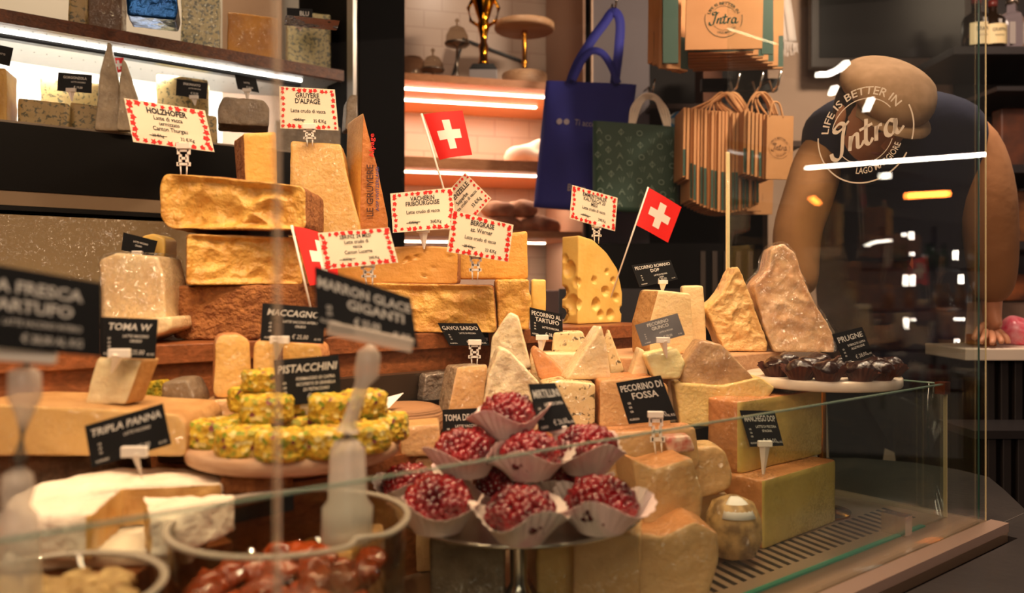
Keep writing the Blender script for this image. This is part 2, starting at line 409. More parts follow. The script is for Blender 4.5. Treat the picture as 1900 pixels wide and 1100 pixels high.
# ---------------- lettering ----------------
_TG = {}
def text_geo(s, bold=0.0, spacing=1.0):
    key = (s, bold, spacing)
    if key not in _TG:
        cu = bpy.data.curves.new('t', 'FONT'); cu.body = s; cu.resolution_u = 2; cu.offset = bold; cu.space_character = spacing
        o = bpy.data.objects.new('t', cu); me = bpy.data.meshes.new_from_object(o)
        vs = [(v.co.x, v.co.y) for v in me.vertices]; fs = [tuple(p.vertices) for p in me.polygons]
        bpy.data.objects.remove(o); bpy.data.curves.remove(cu); bpy.data.meshes.remove(me)
        if not vs: vs = [(0, 0)]; fs = []
        x0 = min(v[0] for v in vs); x1 = max(v[0] for v in vs)
        _TG[key] = ([((x-x0), y) for x, y in vs], fs, x1-x0)
    return _TG[key]
def put_text(V, Fc, s, f, cx, cy, hgt, maxw=.9, aspect=1.0, bold=0.0, align='c', shear=0.0, wob=0, font_w=None):
    """append text to V/Fc; f(s,t)->point, card units; hgt cap height in t units; aspect = card width/height"""
    vs, fs, wd = text_geo(s, bold)
    sx = hgt/.72/aspect*(font_w or .82)
    if wd*sx > maxw: sx = maxw/wd
    sy = hgt/.72; W = wd*sx
    x0 = cx-W/2 if align == 'c' else (cx if align == 'l' else cx-W)
    b = len(V)
    for x, y in vs:
        V.append(f(x0+x*sx+shear*y*sy/aspect, cy+y*sy+(wob*math.sin(x*2.1+len(s)) if wob else 0)))
    for q in fs: Fc.append(tuple(i+b for i in q))
def ribbon(V, Fc, pts, wdt, f, pen=None, closed=False):
    P = [Vector(p) for p in pts]; n = len(P); b = len(V)
    for i, p in enumerate(P):
        t = (P[min(i+1, n-1)]-P[max(i-1, 0)])
        t = t.normalized() if t.length > 1e-9 else Vector((1, 0))
        nn = Vector((-t.y, t.x)); w_ = wdt
        if pen is not None: w_ = wdt*(.45+.75*abs(t.cross(Vector((math.cos(pen), math.sin(pen))))))
        for s_ in (-1, 1):
            q = p+nn*w_*s_/2; V.append(f(q.x, q.y))
    for i in range(n-1): Fc.append((b+2*i, b+2*i+1, b+2*i+3, b+2*i+2))
def smooth_line(pts, k=6):
    P = [Vector(p) for p in pts]; out = []
    for i in range(len(P)-1):
        a, b, c, d = P[max(i-1, 0)], P[i], P[i+1], P[min(i+2, len(P)-1)]
        for j in range(k):
            t = j/k; out.append(.5*((2*b)+(c-a)*t+(2*a-5*b+4*c-d)*t*t+(3*b-a-3*c+d)*t**3))
    out.append(P[-1]); return out
SCRIPT = [[(.1, 1.4), (.2, .5), (.8, .1), (1.4, .8), (2.0, 3.4), (2.5, 5.2), (1.9, 5.7), (1.1, 5.0), (1.5, 4.5), (2.4, 4.9), (3.2, 5.6)],
          [(3.0, 3.1), (2.5, .8)], [(2.6, 1.4), (3.2, 2.8), (3.8, 3.0), (3.7, 1.9), (3.6, 1.0), (4.0, .9), (4.5, 1.6)],
          [(5.3, 4.8), (4.9, 2.6), (4.7, 1.2), (5.1, .8), (5.6, 1.5)], [(4.2, 3.4), (5.9, 3.7)],
          [(6.3, 3.1), (5.9, .8)], [(6.0, 1.8), (6.5, 2.9), (7.0, 3.0)],
          [(8.5, 2.8), (7.9, 3.1), (7.3, 2.2), (7.3, 1.1), (7.9, .9), (8.5, 2.0), (8.6, 3.0), (8.4, 1.4), (8.7, .8), (9.4, 1.5)]]
def logo_geo(f, small=True):
    """round shop logo in a unit square: ring arcs, arched words and the shop name in script"""
    V, Fc = [], []
    for st in SCRIPT:
        ribbon(V, Fc, smooth_line([(.12+x*.082, .33+y*.062) for x, y in st]), .038, f, pen=.5)
    def arc(r, a0, a1, w_): ribbon(V, Fc, [(.5+r*math.cos(math.radians(a)), .5+r*math.sin(math.radians(a))) for a in range(a0, a1+1, 4)], w_, f)
    arc(.49, 165, 320, .014); arc(.49, -28, 12, .014); arc(.34, 25, 155, .010); arc(.30, 205, 330, .008)
    def arctext(s, r, am, span, inv=False):
        vs, fs, wd = text_geo(s, .01); b = len(V); hs = math.radians(span)/wd
        for x, y in vs:
            if not inv:
                a = math.radians(am+span/2)-x*hs; rr = r+y*.11
            else:
                a = math.radians(am-span/2)+x*hs; rr = r-y*.09
            V.append(f(.5+rr*math.cos(a), .5+rr*math.sin(a)))
        for q in fs: Fc.append(tuple(i+b for i in q))
    arctext('LIFE IS BETTER IN', .38, 90, 140); arctext('LAGO MAGGIORE', .40, 285, 80, True)
    return V, Fc
def quad_map(TL, TR, BR, BL, off=0.0):
    n = (TR-TL).cross(BL-TL).normalized()
    if n.y > 0: n = -n
    def f(s, t):
        top = TL.lerp(TR, s); bot = BL.lerp(BR, s); return bot.lerp(top, t)+n*off
    return f, n
def panel_geo(TL, TR, BR, BL, n, th):
    v = [TL, TR, BR, BL]; V = [p for p in v]+[p-n*th for p in v]
    return V, [(0, 3, 2, 1), (4, 5, 6, 7), (0, 1, 5, 4), (1, 2, 6, 5), (2, 3, 7, 6), (3, 0, 4, 7)]
# ---------------- signs and flags ----------------
def corners(c, YL, YR, YB=None):
    TL, TR, BR, BL = c; YB = YB or 0
    return PX(*TL, YL), PX(*TR, YR), PX(*BR, YR-YB), PX(*BL, YL-YB)
def holder(root, loc, kind, top, tip, Y, m=PLAST, scale=1.0):
    """plastic sign holder from the card's lower edge (top px) down to the spike tip px"""
    a = PX(*top, Y-.002)-loc; b = PX(*tip, Y+.004)-loc; s = scale; d = (b-a)
    bm = bmesh.new(); box(bm, -.012*s, .012*s, -.004, .003, -.004*s, .006*s, .001)
    for v in bm.verts: v.co += a
    bm_obj('clip', bm, m, root)
    if kind == 'cone':
        bm = bmesh.new(); r = bmesh.ops.create_cone(bm, segments=4, radius1=.0015, radius2=.010*s, depth=d.length, cap_ends=True)
        for v in r['verts']: v.co = Vector((v.co.x, v.co.y*.35, v.co.z)); 
        M = Matrix.Translation(a+d/2) @ (-d).to_track_quat('Z', 'Y').to_matrix().to_4x4()
        bmesh.ops.transform(bm, matrix=M, verts=bm.verts); bm_obj('spike', bm, m, root)
    elif kind == 'fork':
        bm = bmesh.new(); e = a+d*.55
        for z0, z1, hw in ((0, .25, .0085), (.25, .5, .0055), (.5, .62, .009)):
            p = a+d*((z0+z1)/2); 
            for sx in (-1, 1): box(bm, p.x+sx*hw*s-.0022*s, p.x+sx*hw*s+.0022*s, p.y-.002, p.y+.002, p.z-d.length*(z1-z0)/2, p.z+d.length*(z1-z0)/2)
            box(bm, p.x-hw*s, p.x+hw*s, p.y-.002, p.y+.002, p.z-d.length*.04, p.z+d.length*.04)
        spc = bm_obj('spacer', bm, m, root)
        for sx in (-1, 1):
            tube_obj('prong', [a+d*.6+Vector((sx*.0055*s, 0, 0)), b+Vector((sx*.0045*s, 0, 0))], [.0016*s, .0007], m, spc, 6)
def sign(kind, c, YL, YR, lines, label, top=None, tip=None, hold='cone', YH=None, m=None, ink=None, YB=.0, name='price_sign', group=None, hs=1.0, border=True, hm=PLAST, shear=.0, wob=0.0):
    TL, TR, BR, BL = corners(c, YL, YR, YB)
    loc = (BL+BR)/2
    TL, TR, BR, BL = [p-loc for p in (TL, TR, BR, BL)]
    asp = ((TR-TL).length+(BR-BL).length)/((TL-BL).length+(TR-BR).length)
    root = empty(name, label, 'sign', loc, 0, group)
    f0, n = quad_map(TL, TR, BR, BL)
    V, Fc = [], []; K = 6
    for off in (0, -.0012):
        g_, _ = quad_map(TL, TR, BR, BL, off)
        V += [g_(i/K, j/K) for i in range(K+1) for j in range(K+1)]
    q_ = (K+1)**2
    for i in range(K):
        for j in range(K): a = i*(K+1)+j; Fc += [(a, a+K+1, a+K+2, a+1), (q_+a, q_+a+1, q_+a+K+2, q_+a+K+1)]
    for i in range(K):
        for a, b in ((i, i+1), (K*(K+1)+i, K*(K+1)+i+1), (i*(K+1), (i+1)*(K+1)), (i*(K+1)+K, (i+1)*(K+1)+K)): Fc.append((a, b, q_+b, q_+a))
    mesh_obj('card' if kind == 'w' else 'slate', V, Fc, m or (CREAM if kind == 'w' else SLATE), root)
    f, _ = quad_map(TL, TR, BR, BL, .0006)
    V, Fc = [], []
    for L in lines:
        s, cx, cy, h = L[:4]; o = L[4] if len(L) > 4 else {}
        if s == '-': ribbon(V, Fc, [(cx-h/2, cy), (cx+h/2, cy+.01)], .015, f); continue
        put_text(V, Fc, s, f, cx, cy, h, aspect=asp, bold=o.get('b', .012 if kind == 'w' else .018), maxw=o.get('w', .74 if kind == 'w' else .9), align=o.get('a', 'c'), shear=shear, wob=wob, font_w=o.get('fw'))
    if V: mesh_obj('lettering', V, Fc, ink or (INK if kind == 'w' else CHALK), root)
    if kind == 'w' and border:
        V, Fc = [], []; rr = random.Random(int(c[0][0]))
        spots = []
        for k in range(10):
            spots += [(k/10+.05+rr.uniform(-.015, .015), .94+rr.uniform(-.02, .015)), (k/10+.05+rr.uniform(-.015, .015), .06+rr.uniform(-.01, .02))]
        for k in range(6):
            spots += [(.05+rr.uniform(-.01, .02), .17+k/7.2), (.95+rr.uniform(-.02, .01), .17+k/7.2)]
        for (s, t) in spots:
            b = len(V); r0 = rr.uniform(.034, .055); a0 = rr.uniform(0, 6); V.append(f(s, t)); kk = 10
            for i in range(kk):
                a = a0+i*2*math.pi/kk; r = r0*(rr.uniform(.7, 1.1) if i % 2 else rr.uniform(.4, .7))
                V.append(f(min(.995, max(.005, s+r*math.cos(a))), min(.99, max(.01, t+r*asp*math.sin(a)))))
            for i in range(kk): Fc.append((b, b+1+i, b+1+(i+1) % kk))
        mesh_obj('printed_border', V, Fc, RED, root)
    if top: holder(root, loc, hold, top, tip, YH or (YL+YR)/2, hm, hs)
    return root
O = dict
def price(a, b): return [(a, .33, .19, .07, O(w=.24)), ('-', .33, .215, .22), (b, .69, .17, .08, O(w=.26))]
sign('w', [(230, 182), (380, 205), (398, 282), (247, 263)], 1.33, 1.36, [('HOLZHOFER', .5, .74, .13, O(b=.035)), ('Latte di vacca', .5, .60, .10), ('termizzato', .5, .48, .09), ('Canton Thurgau', .5, .35, .10)]+price('38 €/kg', '32 €/Kg'),
     'leftmost red bordered white price card, tilted, above the topmost broken block', (341, 272), (341, 330), 'fork', 1.345)
sign('w', [(518, 160), (621, 166), (628, 242), (520, 238)], 1.5, 1.5, [('GRUYERE', .5, .76, .12, O(b=.02)), ("D'ALPAGE", .5, .62, .12, O(b=.02)), ('Latte crudo di vacca', .5, .40, .09)]+price('40€/kg', '35 €/Kg'),
     "red bordered white price card reading GRUYERE D'ALPAGE", (574, 236), (575, 272), 'fork', 1.5)
sign('w', [(724, 359), (840, 348), (846, 423), (729, 432)], 1.48, 1.5, [('VACHERIN', .5, .76, .11, O(b=.02)), ('FRIBOURGOISE', .5, .64, .11, O(b=.02)), ('Latte crudo di vacca', .5, .44, .09)]+price('45€/kg', '36€/Kg'),
     'red bordered white price card reading VACHERIN FRIBOURGOISE', (785, 428), (787, 462), 'cone', 1.5)
sign('w', [(810, 378), (863, 320), (912, 368), (862, 425)], 1.60, 1.60, [('APPENZELLE', .5, .70, .13, O(b=.02)), ('Superbe', .5, .54, .11), ('Latte crudo di vacca', .5, .42, .09), ('33 €/Kg', .68, .2, .10, O(w=.3))],
     'steeply tilted red bordered white card reading Superbe between two other cards', (850, 412), (846, 470), 'fork', 1.60)
sign('w', [(840, 390), (953, 417), (943, 486), (829, 467)], 1.42, 1.46, [('BERGKASE', .5, .76, .12, O(b=.02)), ('az. Werner', .5, .60, .11), ('Latte crudo di vacca', .5, .40, .09)]+price('38 €/kg', '33 €/Kg'),
     'red bordered white price card reading BERGKASE az. Werner', (883, 473), (881, 522), 'fork', 1.45)
sign('w', [(590, 432), (722, 422), (739, 487), (602, 500)], 1.24, 1.26, [('SBRINZ 24 MESI', .5, .78, .11, O(b=.01)), ('Latte crudo di', .5, .64, .10), ('vacca', .5, .51, .10), ('Canton Lucerna', .5, .36, .10)]+price('35€/kg', '29€/Kg'),
     'red bordered white price card reading SBRINZ 24 MESI', (682, 490), (686, 530), 'fork', 1.26)
sign('w', [(1062, 343), (1146, 367), (1141, 429), (1057, 405)], 1.84, 1.90, [('EMMENTHALER', .5, .78, .11, O(b=.01)), ('KALTBACH 20', .5, .66, .11, O(b=.01)), ('MESI', .5, .54, .11, O(b=.01)), ('Latte crudo di vacca', .5, .40, .09)]+price('39€/kg', '29€/Kg'),
     'red bordered white price card reading EMMENTHALER KALTBACH 20 MESI', (1107, 418), (1107, 452), 'fork', 1.88)
def blk(l1, l2=None, sub=('LATTE VACCINO',), pr='€ 25,00', side=True):
    r = [(l1, .5, .70 if not l2 else .76, .17 if not l2 else .15, O(b=.02, fw=1.0))]
    y = .58
    if l2: r.append((l2, .52, .56, .15, O(b=.02, fw=1.0))); y = .42
    for s in sub: r.append((s, .62, y-.06, .07, O(w=.6))); y -= .12
    r.append((pr, .62, .10, .12, O(w=.4, b=.0))); r.append(('AL KG', .90, .09, .055, O(w=.18)))
    if side: r += [('GR', .14, .46-.1*i, .05) for i in range(3)]+[('ALLERGENI', .14, .08, .05, O(w=.2))]
    return r
sign('b', [(-60, 482), (188, 525), (190, 662), (-60, 640)], .635, .655, [('LA FRESCA', .5, .70, .15, O(b=.03, fw=1.1)), ('TARTUFO', .45, .47, .15, O(b=.03, fw=1.1)), ('LATTE VACCINO INTERO', .55, .30, .07, O(w=.75)), ('€ 28,00 AL KG', .62, .10, .10, O(w=.5))],
     'large blurred black chalk sign on a white stand at far left foreground', (55, 652), (38, 1060), None, .66, shear=.1, group=None)
sign('b', [(188, 588), (293, 592), (288, 666), (188, 663)], 1.01, 1.02, blk('TOMA W', None, ('LATTE VACCINO', 'CRUDO')), 'black chalk sign reading TOMA W over the narrow white wedge', (222, 657), (207, 692), 'cone', 1.0, shear=.2, hs=1.1)
sign('b', [(157, 790), (302, 748), (318, 824), (170, 868)], .90, .92, blk('TRIPLA PANNA', None), 'tilted black chalk sign reading TRIPLA PANNA stuck in the white brie', (250, 840), (264, 888), 'cone', .905, shear=.2, hs=1.2)
sign('b', [(229, 431), (292, 447), (284, 477), (225, 464)], 1.34, 1.34, [('LATTE VACCINO', .55, .6, .1), ('CRUDO', .5, .4, .1)], 'small dark sign tilted above the wrapped cheese at left', (255, 470), (252, 482), 'cone', 1.335, hs=.7)
sign('b', [(487, 562), (602, 571), (600, 638), (483, 632)], 1.13, 1.14, blk('MACCAGNO', None, ('LATTE VACCINO INTERO', 'CRUDO')), 'black chalk sign reading MACCAGNO over the orange rinded slices', (519, 632), (512, 668), 'cone', 1.125, shear=.2, hs=1.1)
sign('b', [(583, 493), (762, 552), (776, 647), (588, 608)], .80, .82, [('MARRON GLACE', .5, .68, .17, O(b=.03, fw=1.1, w=.95)), ('GIGANTI', .6, .44, .17, O(b=.03, fw=1.1)), ('€ 55,00', .5, .18, .13), ('AL KG', .84, .14, .1, O(w=.2)), ('GR', .13, .35, .07), ('GR', .13, .25, .07), ('ALLERGENI', .13, .12, .06, O(w=.2))],
     'blurred black chalk sign reading MARRON GLACE on a tall clear stick', shear=.1)
sign('b', [(507, 668), (628, 658), (634, 742), (515, 755)], 1.055, 1.06, blk('PISTACCHINI', None, ('FORMAGGIO DI CAPRA', 'RICOPERTO DI GRANELLA', 'DI PISTACCHIO'), '€ 22,00'), 'black chalk sign reading PISTACCHINI above the green nut coated rounds', (575, 752), (575, 778), 'cone', 1.07, shear=.2)
sign('b', [(885, 616), (906, 617), (908, 641), (890, 641)], 1.54, 1.54, [('LATTE', .5, .4, .2)], 'black sign half hidden behind the GAVOI SARDO sign', name='price_sign')
sign('b', [(812, 599), (885, 600), (908, 641), (834, 641)], 1.50, 1.50, blk('GAVOI SARDO', None, ('LATTE DI PECORA',), '€ 30,00'), 'black chalk sign reading GAVOI SARDO on a white fork clip', (881, 636), (880, 682), 'fork', 1.47)
sign('b', [(983, 570), (1043, 583), (1045, 634), (985, 623)], 1.54, 1.56, blk('PECORINO AL', 'TARTUFO', ('LATTE DI PECORA',), '€ 38,00'), 'black chalk sign reading PECORINO AL TARTUFO', (1006, 627), (1003, 660), 'cone', 1.53)
sign('b', [(1178, 603), (1257, 581), (1271, 621), (1192, 643)], 1.40, 1.42, blk('PECORINO', 'GIUNCO', ('LATTE DI PECORA',), '€ 29,00'), 'pale grey shining sign reading PECORINO GIUNCO on a white spike', (1230, 632), (1237, 664), 'cone', 1.405, m=SLATEG)
sign('b', [(1172, 492), (1244, 482), (1258, 518), (1187, 533)], 1.64, 1.66, blk('PECORINO ROMANO', 'DOP', ('LATTE DI PECORA', 'LAZIO'), '€ 30,00'), 'small black sign reading PECORINO ROMANO DOP', (1230, 524), (1229, 542), 'cone', 1.64, hs=.8)
sign('b', [(1143, 710), (1226, 696), (1257, 778), (1167, 787)], 1.29, 1.30, blk('PECORINO DI', 'FOSSA', (), '€ 40,00'), 'black chalk sign reading PECORINO DI FOSSA with a white clip', (1216, 770), (1223, 850), 'fork', 1.235, hs=1.0)
sign('b', [(821, 760), (892, 757), (895, 828), (823, 830)], 1.27, 1.27, blk('TOMA DE LIN', None, ('LATTE VACCINO', 'INTERO'), '€ 24,00'), 'black chalk sign reading TOMA DE beside the red berry cheeses', (858, 828), (858, 845), 'cone', 1.265)
sign('b', [(981, 712), (1030, 710), (1070, 790), (1003, 804)], 1.06, 1.10, blk('MIRTILLINI', None, ('LATTE DI CAPRA',), '€ 26,00'), 'grey black leaning sign behind the top berry cheese', (1035, 798), (1035, 830), 'cone', 1.09)
sign('b', [(1373, 761), (1437, 762), (1454, 827), (1392, 829)], 1.36, 1.38, blk('MANCHEGO DOP', None, ('LATTE DI PECORA', 'SPAGNA'), '€ 36,00'), 'black sign reading MANCHEGO DOP in front of the stacked olive coloured blocks', (1419, 824), (1416, 886), 'cone', 1.355)
sign('b', [(1544, 620), (1600, 606), (1620, 660), (1570, 680)], 1.47, 1.49, blk('PRUGNE', None, ('ROBIOLE DI CAPRA', 'ALLE PRUGNE'), '€ 28,00'), 'black chalk sign reading PRUGNE among the dark glazed sweets', (1590, 676), (1590, 700), 'cone', 1.48)
sign('b', [(-25, 78), (25, 89), (18, 123), (-25, 112)], 1.92, 1.95, [('LATTE', .6, .5, .1)], 'black sign at the left edge of the lit fridge shelf', name='price_sign')
sign('b', [(108, 134), (171, 139), (170, 173), (106, 168)], 2.05, 2.08, [('GORGONZOLA', .5, .7, .14), ('LATTE VACCINO', .6, .5, .08), ('€ 19,00', .6, .2, .12)], 'black sign on the blue veined blocks of the lit fridge shelf', (132, 168), (134, 188), 'cone', 2.06)
sign('b', [(328, 146), (385, 154), (383, 184), (326, 177)], 2.20, 2.22, [('ERBORINATO', .5, .7, .14), ('LATTE VACCINO', .6, .5, .08), ('€ 22,00', .6, .2, .12)], 'black sign leaning on the square grey brown block in the fridge', (360, 181), (362, 196), 'cone', 2.20)
sign('b', [(435, 138), (475, 146), (481, 172), (441, 165)], 2.32, 2.34, [('LATTE', .5, .5, .12), ('€ 20,00', .6, .2, .12)], 'smallest black sign hanging over the round grey cheese in the fridge', (458, 168), (459, 186), 'cone', 2.32)
sign('b', [(532, 14), (580, 17), (580, 51), (532, 46)], 2.36, 2.38, [('BLU', .68, .6, .26, O(b=.02)), ('LATTE VACCINO', .6, .35, .09), ('€ 24,00', .4, .12, .1)], 'black sign reading BLU on the top fridge shelf', (556, 49), (557, 58), 'cone', 2.36)
# the two tall foreground stands that carry blurred signs
def tall_stand(label, px, Y, spec, zfoot, name='sign_stand'):
    base = PX(px[-1][0], px[-1][1], Y); base.z = zfoot
    root = empty(name, label, 'sign holder', base)
    pts = [PX(x, y, Y)-base for x, y, r in spec]; rs = [r for *_, r in spec]
    pts.append(Vector((0, 0, .001))); rs.append(rs[-1])
    tube_obj('stem', pts, rs, CLEARP, root, 14)
    return root
r = tall_stand('frosted plastic stand holding the large blurred sign at far left', [(38, 1060)], .665, [(50, 668, .006), (46, 690, .012), (46, 735, .013), (45, 770, .0065), (36, 850, .006), (33, 880, .011), (33, 905, .013), (30, 940, .010), (30, 960, .016), (32, 1010, .017)], H-.27)
bm = bmesh.new(); box(bm, -.026, .026, -.004, .004, -.006, .006, .002); o = bm_obj('clip', bm, PLAST, r); o.location = PX(42, 658, .652)-r.location; o.rotation_euler = (0, .08, .12)
r = tall_stand('clear plastic stick carrying the MARRON GLACE sign', [(643, 945)], .83, [(690, 640, .004), (685, 655, .012), (680, 695, .013), (672, 712, .0075), (648, 785, .0075), (645, 800, .012), (643, 818, .013), (645, 835, .018), (645, 925, .020), (645, 940, .026)], H-.262)
bm = bmesh.new(); box(bm, -.043, .043, -.004, .004, -.007, .007, .002); o = bm_obj('clip', bm, CLEARP, r); o.location = PX(688, 625, .805)-r.location; o.rotation_euler = (0, .22, .1)

def flag(label, pole, cloth, Y, YR, wave=.004, group='swiss flags'):
    """paper flag on a stick: pole=(top px, foot px), cloth corners TL,TR,BR,BL with TL/BL on the pole"""
    foot = PX(*pole[1], Y); root = empty('small_flag', label, 'flag', foot, 0)
    tube_obj('pole', [PX(*pole[0], Y)-foot, Vector((0, 0, 0))], [.0022, .0017], PLAST, root, 8)
    TL, TR, BR, BL = [PX(*p, y)-foot for p, y in zip(cloth, (Y-.002, YR, YR, Y-.002))]
    f, n = quad_map(TL, TR, BR, BL)
    def g(s, t, off=0): return f(s, t)+n*(off+wave*math.sin(s*math.pi*1.4)*(1+.5*(1-t)))
    V, Fc = [], []; K = 16
    for i in range(K+1):
        for j in range(K+1): V.append(g(i/K, j/K, 0))
    b = len(V)
    for i in range(K+1):
        for j in range(K+1): V.append(g(i/K, j/K, -.0004))
    for i in range(K):
        for j in range(K):
            a = i*(K+1)+j; Fc.append((a, a+K+1, a+K+2, a+1)); Fc.append((b+a, b+a+1, b+a+K+2, b+a+K+1))
    mesh_obj('cloth', V, Fc, FLAGR, root, True)
    V, Fc = [], []
    def rect(s0, s1, t0, t1):
        k = 6; b0 = len(V)
        for i in range(k+1):
            for j in range(k+1): V.append(g(s0+(s1-s0)*i/k, t0+(t1-t0)*j/k, .0006))
        for i in range(k):
            for j in range(k): a = b0+i*(k+1)+j; Fc.append((a, a+k+1, a+k+2, a+1))
    rect(.41, .61, .18, .82); rect(.20, .41, .40, .60); rect(.61, .82, .40, .60)
    mesh_obj('white_cross', V, Fc, FLAGW, root, True)
flag('small red flag with white cross standing before the lit alcove shelves', [(782, 211), (838, 400)], [(786, 212), (858, 204), (876, 286), (815, 297)], 1.50, 1.50)
flag('small red flag with white cross leaning right beside the holed cheese', [(1203, 347), (1133, 552)], [(1204, 348), (1265, 384), (1240, 450), (1181, 418)], 1.895, 1.90, .002)
flag('small red flag half hidden behind the SBRINZ card', [(541, 418), (583, 600)], [(545, 419), (622, 440), (632, 520), (575, 530)], 1.27, 1.33, .003)
flag('tiny pink red flag between the pale wedges in the fridge', [(203, 106), (216, 190)], [(206, 108), (229, 107), (232, 132), (214, 136)], 2.16, 2.16, .001)
# ---------------- display case ----------------
ZB = -.43
floor = struct(box_obj('floor', mat('dark_floor', '#1E1A19', .5), -4, 5, -3, 6, -.05, 0))
# the case body, with its deck
case = empty('display_case', 'long glass fronted refrigerated counter holding all the cheeses', 'display case', UW(.3, .4, -H))
def cpart(name, m, *a, **k):
    o = uwbox(name, m, *a, **k); o.parent = case; o.matrix_parent_inverse = Matrix.Translation(-case.location); return o
cpart('deck', STEELB, -.9, 1.60, -.09, 1.15, ZB-.03, ZB)
cpart('cabinet_body', BLACK, -.9, 1.58, -.02, 1.12, -H, ZB-.031)
cpart('front_rail', mat('rail_steel', '#A58C7C', .4, .3), -.9, 1.60, -.092, -.062, ZB-.012, ZB+.004)
# vent slots along the front of the deck
bm = bmesh.new()
for i in range(64):
    u = .1+i*.0225; box(bm, u, u+.010, .035, .105, ZB-.0004, ZB+.0003)
    vs = bm.verts[-8:] if False else None
for v in bm.verts: v.co = UW(v.co.x+(v.co.y-.07)*.25, v.co.y, v.co.z)
o = bm_obj('air_vent', bm, BLACKM); o.parent = case; o.matrix_parent_inverse = Matrix.Translation(-case.location)
# stepped display tiers under the goods
def polystep(name, pts, z0, z1, m):
    bm = bmesh.new(); a = [bm.verts.new(UW(u, w_, z0)) for u, w_ in pts]; b = [bm.verts.new(UW(u, w_, z1)) for u, w_ in pts]; n = len(pts)
    bm.faces.new(a); bm.faces.new(b)
    for i in range(n): bm.faces.new((a[i], a[(i+1) % n], b[(i+1) % n], b[i]))
    o = bm_obj(name, bm, m); o.parent = case; o.matrix_parent_inverse = Matrix.Translation(-case.location); return o
polystep('display_step', [(-.6, .225), (.215, .225), (.24, .25), (.33, .268), (.33, .598), (-.6, .598)], ZB, -.30, WOODR)
polystep('display_step', [(.331, .30), (.5, .30), (.5, .36), (.86, .36), (.86, .235), (1.119, .235), (1.119, .598), (.331, .598)], ZB, -.25, WOODR)
polystep('display_step', [(1.12, .23), (1.32, .23), (1.32, .299), (1.12, .299)], ZB, -.25, BLACK)
board = tag(uwbox('wooden_board', WOODP, 1.12, 1.50, .30, .56, -.18, -.137, bev=.003), 'pale pinkish wooden board carrying the two big grana wedges', 'board')
polystep('display_step', [(1.12, .30), (1.50, .30), (1.50, .598), (1.12, .598)], ZB, -.181, BLACK)
riser = empty('wooden_riser', 'long brown wooden riser behind, carrying the alpine cheeses and Swiss blocks', 'riser', UW(.3, .8, ZB))
def rpart(name, m, *a, **k):
    o = uwbox(name, m, *a, **k); o.parent = riser; o.matrix_parent_inverse = Matrix.Translation(-riser.location); return o
rpart('top_board', WOODR, -.7, 1.42, .59, 1.14, -.118, -.088, bev=.002)
rpart('front_board', WOODR, -.7, 1.41, .601, .62, -.20, -.1185)
rpart('lower_board', WOODR, -.7, 1.41, .606, .625, ZB+.001, -.2005)
# dark tray with cling film leaning at the riser foot
tray = empty('metal_tray', 'dark metal tray in cling film standing at the foot of the wooden riser', 'tray', UW(.62, .56, -.25))
o = uwbox('tray_body', mat('dark_tray', '#4A3D33', .3, .5), .47, .86, .55, .58, -.2492, -.155); o.parent = tray; o.matrix_parent_inverse = Matrix.Translation(-tray.location)
o = uwbox('tray_rim', BLACKM, .46, .865, .515, .55, -.206, -.20); o.parent = tray; o.matrix_parent_inverse = Matrix.Translation(-tray.location)
g = solid([(-.06, 0), (.06, 0), (.055, .05), (-.05, .05)], .02, ['w']*4, 'w', 'w', seg=.006, rough=.004, rfreq=50, seed=5)
fo = mesh_obj('cling_film', g['w'][0], g['w'][1], mat('crumpled_film', '#8D8176', .15, .5, bump=1, bscale=60), tray, True); fo.location = UW(.81, .525, -.205)-tray.location; fo.rotation_euler = (0, 0, UYAW)
tag(fo, 'crumpled shiny cling film')

# panes: tall front, low front, end pane
front = empty('front_glass', 'tall clear front glass of the cheese counter', 'glass pane', UW(.3, -.055, ZB))
def gp(name, m, par, *a):
    o = uwbox(name, m, *a); o.parent = par; o.matrix_parent_inverse = Matrix.Translation(-par.location); return o
def u_at(px, w_):   # u of a vertical at picture column px on the plane w
    k = (px-950)/F
    # x = u*DU.x+(D0+w)*DW.x ; Y = u*DU.y+(D0+w)*DW.y ; x = kY
    return ((D0+w_)*(k*DW.y-DW.x))/(DU.x-k*DU.y)
uj = u_at(512, -.053); ue = 1.585
gp('pane', GLASS, front, -.9, uj-.0015, -.060, -.050, ZB+.004, 1.0); gp('pane', GLASS, front, uj+.0015, ue, -.060, -.050, ZB+.004, 1.0)
gp('polished_edge', frosted('joint_glass', '#E9D2B4', .3), front, uj-.0015, uj+.0015, -.0605, -.0495, ZB+.004, 1.0)
gp('polished_edge', EDGEY, front, ue+.0003, ue+.0012, -.0600, -.0575, ZB+.004, 1.0)
low = empty('low_glass', 'low inner glass rail with green polished top edge before the goods', 'glass pane', UW(.3, 0, ZB))
gp('pane', GLASSL, low, -.9, 1.558, -.003, .003, ZB+.002, -.1825)
gp('polished_top_edge', EDGE, low, -.9, 1.558, -.0032, .0032, -.1825, -.1805)
gp('polished_end_edge', EDGEY, low, 1.558, 1.560, -.0032, .0032, ZB+.002, -.1825)
gp('foot_edge', mat('foot_edge_green', '#2E8C74', .3), low, -.9, 1.47, -.0045, .0045, ZB+.0005, ZB+.0035)
gp('corner_clamp', mat('copper_clamp', '#7D4A3A', .3, .8), low, 1.543, 1.566, -.006, .012, -.200, -.178)
gp('floor_clamp', STEEL, low, 1.38, 1.405, -.012, .03, ZB+.001, ZB+.035)
